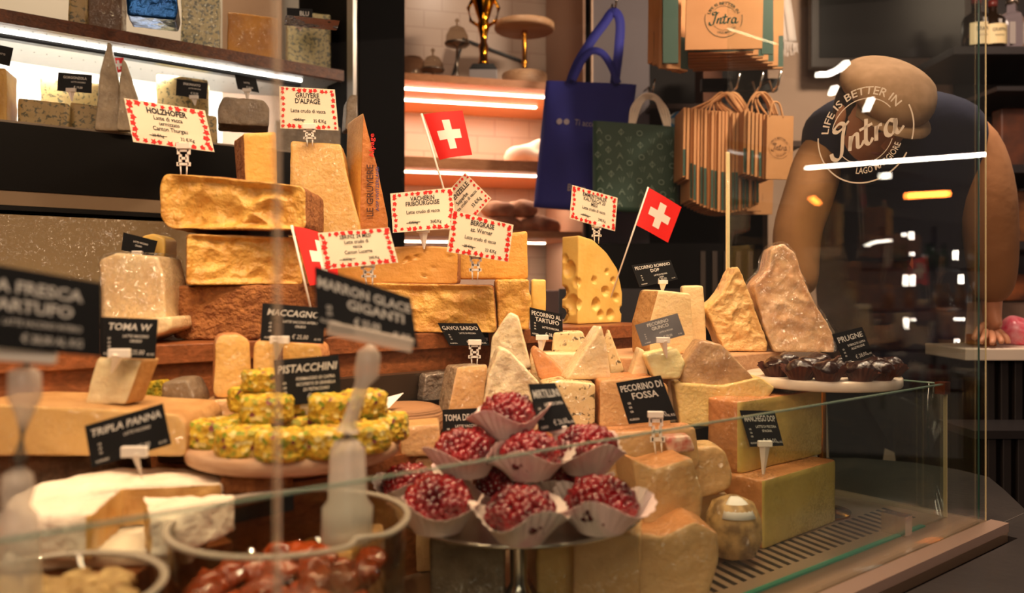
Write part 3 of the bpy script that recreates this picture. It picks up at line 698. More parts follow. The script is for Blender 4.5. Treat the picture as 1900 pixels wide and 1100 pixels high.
# curved glass end of the low rail
bm = bmesh.new(); pts = []
for i in range(13):
    a = math.radians(60)*i/12; pts.append((1.558-.09*(1-math.cos(a)), .003+.42*math.sin(a)))
for zz0, zz1 in ((ZB+.002, -.183),):
    lo = [bm.verts.new(UW(u, w_, zz0)) for u, w_ in pts]; hi = [bm.verts.new(UW(u, w_, zz1)) for u, w_ in pts]
    for i in range(12): bm.faces.new((lo[i], lo[i+1], hi[i+1], hi[i]))
o = bm_obj('curved_end_pane', bm, GLASSL, low, True); o.parent = low; o.matrix_parent_inverse = Matrix.Translation(-low.location)
so = o.modifiers.new('s', 'SOLIDIFY'); so.thickness = .004
o = tube_obj('curved_top_edge', [UW(u, w_, -.182) for u, w_ in pts], .0018, EDGE, low, 6); o.matrix_parent_inverse = Matrix.Translation(-low.location)
end = empty('end_glass', 'tall clear end glass of the counter bearing a round white shop logo', 'glass pane', UW(ue-.01, .2, ZB))
gp('pane', GLASS, end, ue-.010, ue, -.049, .50, ZB+.004, 1.0)
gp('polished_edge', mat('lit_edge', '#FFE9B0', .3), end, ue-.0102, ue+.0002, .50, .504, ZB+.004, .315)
gp('seam_profile', mat('seam_green', '#2E5A50', .3), end, ue-.0035, ue-.0005, -.0492, -.047, ZB+.004, 1.0)
def on_end(px, py):
    k = (px-950)/F; Y = (ue-.0105)/(DU.x*k+DU.y); return Vector((k*Y, Y, H+(HZ-py)/F*Y))
cc = on_end(1603, 247)
def fend(s, t):
    a_ = math.radians(13); s, t = s-.5, t-.5; s, t = s*math.cos(a_)-t*math.sin(a_)+.5, s*math.sin(a_)+t*math.cos(a_)+.5
    return cc-DW*((s-.5)*.205)+Vector((0, 0, (t-.5)*.205))-DU*.0012-end.location
V, Fc = logo_geo(fend)
mesh_obj('printed_logo', V, Fc, mat('logo_white', '#CFC2B4', .7), end)
# dark stone ledge outside the case
bm = bmesh.new(); pts = [(-.9, -.42), (1.2, -.42), (1.55, -.30), (1.70, -.17), (1.82, -.04), (1.96, .05)]+[(2.06, .12), (2.085, .2), (2.08, .3), (2.02, .42), (1.9, .52), (1.75, .58)]+[(1.601, .6), (1.601, -.106), (-.9, -.106)]
a = [bm.verts.new(UW(u, w_, ZB-.05)) for u, w_ in pts]; b = [bm.verts.new(UW(u, w_, ZB-.02)) for u, w_ in pts]; n = len(pts)
bm.faces.new(a); bm.faces.new(b)
for i in range(n): bm.faces.new((a[i], a[(i+1) % n], b[(i+1) % n], b[i]))
ledge = empty('stone_ledge', 'dark stone ledge running around the foot of the glass counter', 'ledge', UW(1.7, 0, -H))
STONE = mat('dark_stone', '#2A2726', .42, col2='#332F2D', nscale=6, bump=.1)
o = bm_obj('slab', bm, STONE, ledge); o.matrix_parent_inverse = Matrix.Translation(-ledge.location)
o = uwbox('plinth', BLACK, 1.62, 1.90, -.02, .5, -H, ZB-.051); o.parent = ledge; o.matrix_parent_inverse = Matrix.Translation(-ledge.location)
o = uwbox('tile_joint', mat('joint', '#4A443F', .6), 1.602, 1.80, -.052, -.050, ZB-.0199, ZB-.0194); o.parent = ledge; o.matrix_parent_inverse = Matrix.Translation(-ledge.location)
# lamp housing bar over the case
tag(uwbox('lamp_housing', BLACKM, -.7, 1.58, .09, .15, .955, .99), 'slim black lamp bar fixed high inside the counter glass', 'lamp')
# ---------------- cheeses on the wooden riser ----------------
G = GOLD
ZR = -.088
slab('alpine_cheese', 'brown rinded block lying at the bottom of the left alpine stack', [(322, 531), (592, 528), (594, 630), (320, 630)], 1.30, .17, 0, ZR, {'r': RIND}, 'r', 'r', 'r', rough=.003, rfreq=60, seg=.006, rad=.012, bev=.006)
slab('alpine_cheese', 'half brown rinded golden block in the middle of the left stack', [(345, 434), (565, 440), (562, 529), (345, 529)], 1.30, .15, 20, .0005, {'p': CRUMB, 'r': RIND}, 'p', 'r', 'r', rough=.0015, relief=.010, seg=.004)
slab('alpine_cheese', 'rough broken golden block on top of the left stack, red bordered card in it', [(303, 322), (400, 327), (568, 346), (569, 438), (480, 430), (312, 427), (296, 405), (295, 345)], 1.28, .16, 3, .0885, {'p': CRUMB, 'r': RIND}, 'p', 'r', 'r', rough=.002, relief=.016, seg=.004, rad=.012)
slab('alpine_cheese', 'upright golden piece with thick brown rind standing on the left stack', [(450, 247), (514, 243), (517, 340), (455, 334)], 1.36, .075, 30, .161, {'p': GOLD, 'r': RIND}, 'p', 'p', ['p', 'r', 'r', 'r'], rough=.002, lean=(0, 0), seg=.005)
slab('gruyere_wedge', 'tall wrapped yellow gruyere with narrow orange rind left of the printed wedge', [(540, 262), (633, 267), (645, 330), (674, 440), (682, 610), (530, 610)], 1.52, .11, 8, ZR, {'p': GOLDW, 'r': RINDO}, 'p', 'p', ['p', 'p', 'p', 'p', 'p', 'r'], rough=.002)
o = slab('gruyere_wedge', 'pointed gruyere wedge with lettering printed down its orange rind', [(674, 207), (700, 310), (720, 405), (722, 618), (668, 618), (668, 400)], 1.56, .12, 26, ZR, {'p': GOLD, 'r': mat('printed_rind', '#C27A38', .6, col2='#A8622A', nscale=26, bump=.4, bscale=90)}, 'r', 'p', ['p', 'p', 'p', 'r', 'p', 'p'], rough=.001)
def side_print(par, px0, px1, py0, py1, Y, yaw, lines, m):
    """lettering that runs upward on a traced face"""
    th = math.radians(yaw); nrm = Vector((math.sin(th), -math.cos(th), 0)); p0 = Vector((par.location.x, par.location.y, 0))
    def hit(px, py):
        r = Vector(((px-950)/F, 1, (HZ-py)/F)); t = p0.dot(nrm)/r.dot(nrm); q = r*t+nrm*.0035; return Vector((q.x, q.y, q.z+H))
    A, B, C_, D = hit(px0, py1), hit(px0, py0), hit(px1, py0), hit(px1, py1)   # reading upward: left=bottom
    inv = par.matrix_basis.inverted()
    def f(s, t):  # s runs up the picture, t runs leftwards
        return inv @ (A.lerp(B, s)).lerp(D.lerp(C_, s), 1-t)
    V, Fc = [], []
    for L in lines: put_text(V, Fc, L[0], f, L[1], L[2], L[3], maxw=L[4], aspect=4.0, bold=.01)
    mesh_obj('lettering', V, Fc, m, par)
BLUEI = mat('print_blue', '#2B3A78', .6)
side_print(o, 678, 708, 245, 405, 1.56, 26, [('LE GRUYERE', .32, .55, .42, .6)], mat('print_brown', '#4A2412', .6))
side_print(o, 678, 708, 245, 405, 1.56, 26, [('AOP SWITZERLAND', .34, .2, .2, .6)], BLUEI)
side_print(o, 682, 704, 245, 405, 1.56, 26, [('Alpage', .84, .5, .42, .28)], RED)
slab('sbrinz_block', 'orange golden block lying along the riser in the middle, lowest of two', [(596, 528), (700, 525), (915, 530), (922, 612), (596, 617)], 1.50, .13, 0, ZR, {'p': CRUMB, 'r': RIND}, 'p', 'r', 'r', rough=.0015, relief=.007, seg=.005, rad=.01)
slab('vacherin_block', 'smooth orange block with small eyes below the VACHERIN card', [(600, 478), (700, 459), (770, 456), (835, 459), (850, 470), (849, 525), (600, 525)], 1.51, .10, 0, .003, {'p': cheese('vacherin_paste', '#D9A04F', '#CF9242', bump=.15), 'r': RIND}, 'p', 'r', 'r', rough=.0012, seg=.005,
     dents=[(.012, 0, .045, .006), (.03, 0, .05, .005), (.06, 0, .03, .004), (.09, 0, .05, .004), (.11, 0, .02, .004), (.045, 0, .015, .004)])
slab('bergkase_block', 'upright pale golden block behind the BERGKASE card', [(850, 444), (978, 429), (980, 517), (850, 519)], 1.60, .07, 0, .012, {'p': GOLD}, rough=.001)
slab('alpine_cheese', 'yellow crumbly block under the BERGKASE block', [(921, 519), (984, 519), (985, 602), (923, 605)], 1.54, .12, 4, ZR, {'p': CRUMB, 'r': RIND}, 'p', 'r', 'p', rough=.006, seg=.005)
slab('alpine_cheese', 'narrow yellow block at the right end, just left of the holed cheese', [(986, 519), (1014, 518), (1013, 590), (987, 598)], 1.66, .10, 0, ZR, {'p': EMM}, rough=.003)
slab('emmental_wedge', 'big yellow cheese wedge full of round holes', [(1073, 437), (1100, 445), (1125, 468), (1146, 500), (1155, 545), (1153, 590), (1140, 602), (1072, 602)], 1.88, .055, 38, ZR, {'p': EMM, 'r': RINDT}, 'p', 'p', 'p', rough=.0008, seg=.0032, bev=.002, rad=.004,
     dents=[('L', .030, .125, .020), ('L', .048, .072, .016), ('L', .018, .045, .022), ('L', .045, .15, .010), ('L', .05, .02, .018), ('L', .004, .095, .012), (-.025, 0, .045, .014), (.005, 0, .075, .012), (.022, 0, .02, .012), (.04, 0, .06, .010), (-.03, 0, .1, .009), (.01, 0, .12, .007), (.03, 0, .1, .008), (-.01, 0, .02, .01), (.06, .0, .03, .008)])
slab('wrapped_cheese', 'glossy wrapped pale cheese with rounded top standing at far left', [(183, 482), (215, 470), (292, 476), (305, 520), (308, 600), (188, 600)], 1.25, .09, 0, ZR+.02, {'p': PALEW}, rough=.002, film=True)
slab('wrapped_cheese', 'flat orange bottomed wedge under the rounded wrapped cheese at left', [(186, 600), (316, 588), (318, 612), (250, 632), (190, 634)], 1.22, .10, 0, ZR, {'p': PALEW, 'r': RINDO}, 'p', 'r', 'p', rough=.001)
slab('wrapped_cheese', 'small bright yellow wedge behind the tilted dark sign at left', [(262, 438), (285, 434), (306, 442), (304, 600), (262, 600)], 1.36, .05, 0, ZR, {'p': EMM}, rough=.002)
# ---------------- lower left ----------------
slab('toma_cheese', 'long low beige half wheel lying at the left edge', [(-60, 748), (0, 752), (170, 758), (330, 770), (345, 790), (346, 836), (-60, 842)], 1.0, .13, 0, -.2115, {'p': cheese('toma_paste', '#D8B173', '#CDA565', bump=.1, **WRAP), 'r': RINDT}, 'p', 'r', 'r', rough=.001)
slab('toma_cheese', 'mottled grey wheel under the beige half wheel at the left edge', [(-60, 846), (200, 850), (212, 880), (212, 955), (-60, 962)], 1.055, .12, 0, -.30, {'r': RINDG}, 'r', 'r', 'r', rough=.003, rfreq=40, rad=.015, bev=.012)
slab('toma_wedge', 'narrow shining white wrapped wedge under the TOMA W sign', [(180, 663), (264, 667), (233, 768), (156, 762)], 1.03, .04, -12, -.153, {'p': cheese('toma_w_paste', '#F8E8C0', '#F0DCA8', **WRAP), 'r': RINDT}, 'p', 'p', 'r', rough=.002)
bri = block('brie_wheel', 'creamy white bloomy brie with a wedge cut away, TRIPLA PANNA sign in it', (-.452, .935), (0, 0), 0, -.281, .046, {'p': cheese('brie_paste', '#E6BD7A', '#C99750', bump=.8, bscale=40), 'r': RINDW}, 'r', 'r', ['r']*27+['p', 'p'],
            circle(.112, 28, 12, 280, True), rough=.003, rfreq=30, seg=.006, bev=.005)
block('brie_wheel', 'cut golden wedge of brie with white top beside the bloomy wheel', (-.432, .93), (0, 0), 0, -.281, .043, {'p': cheese('brie_paste', '#E6BD7A', '#C99750'), 'r': RINDW}, 'r', 'r', ['p']+['r']*8+['p'],
      [(0.012, -.012)]+[(.012+.105*math.cos(math.radians(a)), -.012+.105*math.sin(math.radians(a))) for a in range(-62, 8, 8)], rough=.004, rfreq=40, seg=.005, bev=.004)
block('brie_wheel', 'flat pale slab of brie lying lowest at the bottom left', (-.445, .905), (.19, .10), 8, -.30, .0185, {'r': RINDW}, 'r', 'r', 'r', rough=.0015)
# slices behind the pistachio stand
slab('maccagno_block', 'tan block carrying the upright orange rinded slices', [(362, 745), (505, 738), (520, 800), (350, 800)], 1.15, .10, 0, -.25, {'p': TANW, 'r': RINDO}, 'p', 'p', ['p', 'r', 'r', 'r'], rough=.002)
zt = -.1625
slab('maccagno_slice', 'leftmost upright slice with rounded top and orange rind under MACCAGNO sign', [(400, 622), (445, 620), (463, 632), (470, 742), (395, 744)], 1.17, .055, 22, zt, {'p': GOLDW, 'r': RINDO}, 'p', 'p', 'r', rad=.014, rough=.0012)
slab('maccagno_slice', 'middle upright yellow slice just below the MACCAGNO sign', [(470, 630), (508, 630), (516, 640), (516, 742), (468, 742)], 1.18, .055, 10, zt, {'p': GOLDW, 'r': RINDO}, 'p', 'p', 'r', rad=.012, rough=.0012)
slab('maccagno_slice', 'rightmost upright yellow slice half behind the PISTACCHINI sign', [(524, 634), (596, 638), (604, 742), (524, 742)], 1.19, .05, 0, zt, {'p': GOLDW, 'r': RINDO}, 'p', 'p', 'r', rad=.012, rough=.0012)
slab('maccagno_block', 'tan wrapped block hidden behind the pistachio rounds', [(522, 742), (606, 742), (606, 800), (522, 800)], 1.19, .06, 0, -.25, {'p': TANW}, rough=.002)
slab('small_cheese', 'small wrapped grey cheese behind the yellow nut mix at left', [(300, 710), (345, 705), (362, 735), (355, 760), (290, 760)], 1.13, .06, 0, -.25, {'p': GREYW}, rough=.004)
slab('crushed_nut_cheese', 'yellow nut coated cheese seen small behind the white wedge', [(268, 708), (305, 704), (312, 740), (265, 745)], 1.2, .05, 0, -.22, {'p': mat('pistachio_coat', '#C3A017', .8, col2='#7E7A14', nscale=120, bump=1, bscale=150, lo=.4, hi=.6)}, rough=.003)
block('grainy_cheese', 'low dimpled cheese slab beneath the pistachio stand', XY(478, .99), (.08, .04), 5, -.25, .02, {'r': RIND}, 'r', 'r', 'r', rough=.003, rfreq=60)
whl = block('grooved_cheese', 'brown grooved wheel with a white paper label', XY(752, 1.34), (0, 0), 0, -.25, .052, {'r': mat('grooved_rind', '#A97B52', .7, col2='#8E6340', nscale=5, stretch=(1, 1, 40), bump=.8, bscale=8)}, 'r', 'r', 'r', circle(.062, 36), rad=.002, bev=.014)
pl = mesh_obj('paper_label', [PX(700, 742, 1.285)-whl.location, PX(749, 729, 1.30)-whl.location, PX(722, 757, 1.275)-whl.location, PX(692, 762, 1.272)-whl.location], [(0, 1, 2, 3)], mat('label_paper', '#E9E2DC', .6), whl); tag(pl, 'white paper label')
so = pl.modifiers.new('s', 'SOLIDIFY'); so.thickness = .0006
slab('tan_block', 'small tan wrapped block in front of the grooved wheel', [(741, 792), (815, 786), (820, 848), (743, 850)], 1.20, .06, 6, None, {'p': TANW, 'r': RINDT}, 'p', 'p', ['r', 'p', 'p', 'p'], rough=.001)
slab('tan_block', 'hidden tan block carrying the small wrapped one', [(735, 851), (822, 851), (822, 945), (735, 950)], 1.21, .05, 6, ZB, {'p': TANW}, rough=.001)
# ---------------- middle ----------------
slab('toma_wedge', 'tan wedge with crinkled wrapped grey side left of the berry cheeses', [(848, 680), (905, 677), (893, 800), (822, 800)], 1.36, .045, 30, -.25, {'p': TAN, 'r': mat('crinkled_wrap', '#A08B72', .2, .1, bump=1, bscale=70, **WRAP)}, 'p', 'p', ['r', 'p', 'r', 'r'], rough=.002)
slab('pecorino_wedge', 'white crumbly wedge pointing up, highest behind the GAVOI SARDO sign', [(945, 580), (962, 588), (986, 684), (906, 690), (913, 625)], 1.50, .05, 0, None, {'p': WHITE}, rough=.0012, relief=.004, rfreq=60)
slab('pecorino_block', 'pale block holding up the white crumbly wedge', [(905, 690), (985, 686), (985, 788), (905, 790)], 1.51, .06, 0, -.25, {'p': PALEW}, rough=.001)
slab('pecorino_wedge', 'white wrapped triangular wedge just above the top berry cheese', [(928, 646), (945, 652), (1003, 712), (1000, 790), (888, 790), (905, 700)], 1.38, .06, 6, -.25, {'p': WHITE}, rough=.0012, relief=.004, rfreq=60)
slab('pecorino_block', 'pale wrapped block behind the orange fallen wedge', [(985, 655), (1085, 655), (1095, 790), (985, 790)], 1.52, .06, 0, -.25, {'p': PALEW}, rough=.001)
slab('truffle_pecorino', 'pale speckled slice right of the PECORINO AL TARTUFO sign', [(1026, 617), (1082, 615), (1092, 655), (1024, 656)], 1.545, .04, 0, None, {'p': TRUF}, rough=.002)
slab('orange_wedge', 'glossy orange rinded wedge lying on its side under the TARTUFO sign', [(984, 652), (992, 643), (1030, 672), (1058, 705), (1000, 705)], 1.45, .05, 0, None, {'p': PALE, 'r': RINDO}, 'r', 'p', 'r', rough=.001)
slab('truffle_pecorino', 'narrow speckled sliver leaning right of the tall wrapped triangle', [(1130, 610), (1160, 690), (1135, 700), (1120, 640)], 1.53, .03, 0, None, {'p': TRUF}, rough=.001)
slab('pecorino_block', 'pale block under the speckled sliver', [(1098, 700), (1165, 700), (1165, 780), (1098, 780)], 1.55, .05, 0, -.25, {'p': PALEW}, rough=.001)
slab('pecorino_wedge', 'tall thin triangular wrapped wedge in the middle of the case', [(1116, 603), (1126, 640), (1136, 705), (1050, 705), (1082, 655)], 1.42, .045, 12, None, {'p': PALEW, 'r': RINDT}, 'p', 'p', 'p', rough=.001)
slab('truffle_pecorino', 'speckled truffle block between berry cheeses and orange block', [(1004, 712), (1040, 706), (1105, 712), (1104, 795), (1010, 798)], 1.385, .09, 0, -.25, {'p': TRUF}, rough=.0015)
slab('fossa_block', 'orange rinded block behind the PECORINO DI FOSSA sign', [(1112, 706), (1215, 700), (1240, 715), (1246, 795), (1112, 795)], 1.40, .10, 6, -.25, {'p': TAN, 'r': RINDO}, 'p', 'p', 'r', rough=.0015)
slab('orange_block', 'orange topped block under the FOSSA block', [(1118, 803), (1290, 793), (1300, 860), (1118, 990)], 1.28, .05, 5, ZB, {'p': TANW, 'r': RINDO}, 'p', 'p', ['r', 'p', 'p', 'p'], rough=.001)
slab('giunco_wedge', 'bright pale wrapped wedge under the PECORINO GIUNCO sign', [(1196, 660), (1258, 646), (1272, 672), (1262, 704), (1215, 704)], 1.42, .06, 0, None, {'p': cheese('giunco_paste', '#F5E7AE', '#EFDE9E', **WRAP)}, rough=.002)
slab('giunco_wedge', 'narrow tan wedge left of the bright wrapped one', [(1188, 645), (1199, 655), (1205, 704), (1168, 704)], 1.46, .05, 0, None, {'p': PALEW}, rough=.001)
slab('giunco_block', 'low block supporting the pale wedges in the middle right', [(1166, 705), (1262, 705), (1258, 790), (1166, 790)], 1.47, .05, 0, -.25, {'p': PALEW}, rough=.001)
slab('giunco_wedge', 'dark grained wedge with pale flank leaning beside the thin glass edge', [(1300, 632), (1340, 640), (1402, 705), (1350, 722), (1264, 715), (1272, 670)], 1.44, .06, 0, None, {'p': cheese('grained_paste', '#CDA77C', '#9E7550', nscale=25, **WRAP)}, rough=.003)
slab('pecorino_block', 'pale waxy slab with curved underside below the grained wedge', [(1252, 712), (1340, 716), (1412, 700), (1440, 720), (1400, 770), (1350, 800), (1262, 800)], 1.43, .08, 0, -.25, {'p': cheese('waxy_paste', '#EBCD86', '#DFBD72', **WRAP), 'r': RINDT}, rough=.002)
slab('romano_block', 'tall pale rectangular block under the PECORINO ROMANO sign, front one', [(1222, 538), (1282, 545), (1290, 660), (1206, 660), (1205, 600)], 1.60, .07, 22, -.137, {'p': PALE, 'r': RINDT}, 'p', 'p', ['p', 'p', 'p', 'r', 'r'], rough=.001)
slab('romano_block', 'tallest smooth pale block, right of the front romano piece', [(1266, 531), (1305, 530), (1312, 655), (1270, 655)], 1.66, .07, -8, -.137, {'p': PALE, 'r': RINDT}, rough=.001)
slab('grana_wedge', 'rough golden grana wedge pointing up on the wooden board', [(1368, 493), (1380, 512), (1426, 640), (1424, 650), (1345, 652), (1310, 575), (1340, 545)], 1.665, .08, 0, -.137, {'p': PARM}, rough=.0022, rfreq=70, relief=.005, lfreq=40, seg=.0035)
slab('grana_wedge', 'large cling wrapped grana wedge glittering with reflections', [(1432, 462), (1452, 452), (1475, 470), (1500, 540), (1546, 620), (1548, 645), (1436, 655), (1415, 600), (1398, 530), (1425, 500)], 1.66, .09, -6, -.137, {'p': PARMW}, rough=.0018, rfreq=60, relief=.007, seg=.0045, film=True)
# ---------------- right, on the deck ----------------
slab('manchego_block', 'lowest olive tinted block with orange rind standing on the deck at right', [(1412, 888), (1545, 855), (1551, 870), (1551, 968), (1418, 1022)], 1.36, .15, -34, ZB, {'p': OLIVE, 'r': RINDO}, 'p', 'p', ['r', 'p', 'p', 'r'], rough=.001) if False else None
def facet_block(name, label, A, B, depth, z0, z1, mats, tags=('p', 'p', 'p', 'p'), top='r', **k):
    """block whose front lower edge runs from pixel A to pixel B on the level z0"""
    YA = -z0*F/(A[1]-HZ); YB = -z0*F/(B[1]-HZ)
    a = Vector(((A[0]-950)/F*YA, YA, 0)); b = Vector(((B[0]-950)/F*YB, YB, 0)); c = (a+b)/2; d = (b-a); L = d.length; yw = math.degrees(math.atan2(d.y, d.x))
    e = Vector((-d.y, d.x, 0)).normalized()*depth/2; c = c+e
    return block(name, label, (c.x, c.y), (L, depth), yw, z0, z1-z0, mats, top, 'p', list(tags), **k)
facet_block('manchego_block', 'lowest olive tinted block with orange rind standing on the deck at right', (1416, 1020), (1551, 968), .10, ZB, -.318, {'p': OLIVE, 'r': RINDO}, ('p', 'p', 'p', 'r'), rad=.006, rough=.0008)
facet_block('manchego_block', 'upper olive tinted block with MANCHEGO DOP sign, stacked on the lowest one', (1372, 880), (1530, 842), .07, -.3175, -.196, {'p': OLIVE, 'r': RINDO}, ('p', 'p', 'p', 'r'), rad=.012, rough=.0015)
slab('fossa_chunk', 'tan chunk with curved top right of the berry plate', [(1172, 850), (1215, 870), (1285, 850), (1305, 920), (1300, 965), (1240, 992), (1195, 980)], 1.17, .08, 14, None, {'p': TANW, 'r': RINDO}, 'p', 'p', ['r', 'r', 'p', 'p', 'p', 'p', 'p'], rough=.002)
slab('fossa_chunk', 'wide orange tan chunk lying lowest under the curved chunk', [(1180, 990), (1230, 996), (1290, 968), (1332, 990), (1335, 1040), (1310, 1130), (1180, 1130)], 1.10, .12, 4, ZB, {'p': TANW, 'r': RINDO}, 'p', 'p', ['r', 'r', 'r', 'p', 'p', 'p', 'p'], rough=.002)
slab('fossa_chunk', 'pale wrapped chunk behind, between curved chunk and speckled ball', [(1240, 838), (1330, 828), (1345, 838), (1360, 880), (1355, 905), (1306, 925), (1262, 920)], 1.30, .06, 0, None, {'p': TANW}, rough=.002)
slab('fossa_chunk', 'supporting tan chunk under the pale wrapped one', [(1262, 922), (1350, 915), (1352, 1020), (1262, 1030)], 1.33, .05, 0, ZB, {'p': TANW}, rough=.001)
slab('red_white_packet', 'small red and white wrapped packet behind the tan chunks', [(1232, 812), (1280, 808), (1292, 838), (1240, 845)], 1.24, .03, 0, None, {'p': mat('red_packet', '#E8C9B4', .3, col2='#C2402E', nscale=60, coat=1, cbump=.6)}, cat='packet', rough=.001)
ball = block('speckled_ball', 'round wrapped speckled cheese with white barcode label on its top', XY(1360, 1.27), (0, 0), 0, ZB, .10, {'r': mat('speckled_rind', '#C39A62', .6, col2='#7F5F38', nscale=34, lo=.45, hi=.62, **WRAP)}, 'r', 'r', 'r', circle(.046, 32), rad=.002, bev=.035, topscale=.9)
V, Fc = [], []
for i in range(7):
    for j in range(5):
        a = math.radians(232+i*13); rr = .008+.036*(j/4); V.append(Vector((rr*math.cos(a)*.95, rr*math.sin(a)*.95, .1008-.028*(j/4)**2.2)))
for i in range(6):
    for j in range(4): a = i*5+j; Fc.append((a, a+5, a+6, a+1))
lb = mesh_obj('barcode_label', V, Fc, mat('label_paper', '#E9E2DC', .6), ball, True); tag(lb, 'white barcode label'); so = lb.modifiers.new('s', 'SOLIDIFY'); so.thickness = .0006; so.offset = 1
# glass tubs stacked low under the berry plate (wrapped blocks seen through the low glass)
for i, (px, Y, sx, h, lab) in enumerate(((870, 1.12, .10, .11, 'grey wrapped block under the left part of the berry plate'), (1050, 1.16, .10, .10, 'golden wrapped block under the berry plate'), (1130, 1.12, .09, .10, 'amber wrapped block under the right rim of the berry plate'))):
    block('wrapped_block', lab, XY(px, Y), (sx, .09), (0, 8, -12)[i], ZB, h, {'p': (GREYW, GOLDW, TANW)[i]}, rough=.002)

for (px, Y, sx, sy, yw, h, m, lab) in ((452, 1.00, .09, .03, 5, .012, TANW, 'thin tan wrapped slab at the foot of the pistachio stand'), (610, .985, .075, .05, -10, .115, GOLDW, 'golden wrapped block behind the round tub'), (668, 1.01, .06, .05, 12, .125, TANW, 'tan wrapped block left of the berry plate stem'), (735, 1.235, .08, .05, 4, .09, PALEW, 'pale wrapped block standing low behind the berry plate')):
    block('wrapped_block', lab, XY(px, Y), (sx, sy), yw, ZB if h > .05 else -.25, h, {'p': m}, rough=.0015)
# ---------------- stands and what they carry ----------------
NUT = None
def nut_mat():
    m, nt, b = base_mat('pistachio_crumbs'); L = nt.links
    tc = N(nt, 'ShaderNodeTexCoord'); v = N(nt, 'ShaderNodeTexVoronoi', Scale=170.0); L.new(tc.outputs['Object'], v.inputs['Vector'])
    sp = N(nt, 'ShaderNodeSeparateColor'); L.new(v.outputs['Color'], sp.inputs[0])
    cr = N(nt, 'ShaderNodeValToRGB'); cr.color_ramp.interpolation = 'CONSTANT'; L.new(sp.outputs[0], cr.inputs[0])
    cr.color_ramp.elements[0].color = srgb('#BE941F'); cr.color_ramp.elements[1].color = srgb('#D8B63A'); cr.color_ramp.elements[1].position = .35
    for p, c in ((.62, '#98922A'), (.76, '#D6C47C'), (.86, '#7A3A34'), (.93, '#7E8C1E')):
        e = cr.color_ramp.elements.new(p); e.color = srgb(c)
    L.new(cr.outputs[0], b.inputs['Base Color']); b.inputs['Roughness'].default_value = .6
    bp = N(nt, 'ShaderNodeBump', Strength=.8, Distance=.0025); L.new(v.outputs['Distance'], bp.inputs['Height']); L.new(bp.outputs[0], b.inputs['Normal'])
    return m
NUT = nut_mat()
# wooden disc stand with nut coated rounds
zp = -.205; pc = Vector((*XY(548, 1.08), H+zp))
st = empty('cake_stand', 'round pale wooden cake stand carrying the green nut coated cheeses', 'cake stand', Vector((pc.x, pc.y, H-.25+.0006)))
dz = zp+.25
lathe_obj('plate', [(0, dz-.022), (.128, dz-.022), (.137, dz-.018), (.139, dz-.004), (.136, dz), (0, dz)], mat('stand_wood', '#CDA98A', .6, col2='#B88F6C', nscale=8, stretch=(3, 3, 20), bump=.2), st, 64)
lathe_obj('foot', [(0, 0), (.04, 0), (.042, .008), (.018, .012), (.018, dz-.0225), (0, dz-.0225)], mat('stand_wood', '#CDA98A'), st, 32)
def crumb_round(c, r, h, label, seed):
    bm = bmesh.new(); prof = [(0, 0)]+[(r*k/7, 0) for k in range(1, 7)]+[(r*.93, 0), (r, h*.15)]+[(r*1.0, h*(.15+.7*k/8)) for k in range(1, 9)]+[(r*.9, h)]+[(r*k/8, h) for k in range(6, 0, -1)]+[(0, h)]
    lathe(bm, prof, 44); bmesh.ops.recalc_face_normals(bm, faces=bm.faces); bm.normal_update(); off = Vector((seed*1.7, seed, 0))
    mv = [(v, v.normal*(noise.noise(v.co*150+off)*.0022+noise.noise(v.co*300+off)*.0016+noise.noise(v.co*40+off)*.002)) for v in bm.verts if v.co.z > .001]
    for v, d in mv: v.co += d
    o = bm_obj('nut_coated_cheese', bm, NUT, None, True, c, seed); return tag(o, label, 'cheese', 'nut coated cheese rounds on the wooden stand')
R1 = [((400, 1.035), 'leftmost nut round at the rim of the wooden stand'), ((452, .985), 'second nut round from left in the front row'), ((527, .965), 'front nut round directly below the PISTACCHINI sign'), ((607, .98), 'front nut round right of centre beside the clear stick'),
      ((675, 1.01), 'front nut round just right of the clear stick'), ((712, 1.085), 'rightmost nut round at the rim of the wooden stand'), ((470, 1.085), 'nut round in the back row, left half hidden'), ((545, 1.07), 'nut round in the middle of the lower layer'), ((628, 1.085), 'lower nut round under the right pile'),
      ((672, 1.16), 'nut round at the back right of the lower layer'), ((585, 1.17), 'nut round at the very back of the lower layer'), ((490, 1.17), 'nut round at the back left of the lower layer')]
for i, ((px, Y), lab) in enumerate(R1):
    crumb_round(Vector((*XY(px, Y), H+zp)), .0335, .033, lab+', yellow green', i+1)
for i, ((px, Y), lab) in enumerate((((495, 1.03), 'upper layer nut round left of centre'), ((548, 1.095), 'upper nut round half behind the PISTACCHINI sign'), ((622, 1.035), 'upper layer nut round right of centre'), ((672, 1.075), 'upper layer nut round behind the clear stick'), ((470, 1.12), 'upper nut round beside the tan block at back left'))):
    crumb_round(Vector((*XY(px, Y), H+zp+.0335)), .0335, .031, lab+', yellow green', i+20)
crumb_round(Vector((*XY(492, 1.085), H+zp+.066)), .031, .026, 'topmost nut round at the left of the pile, yellow green', 41)

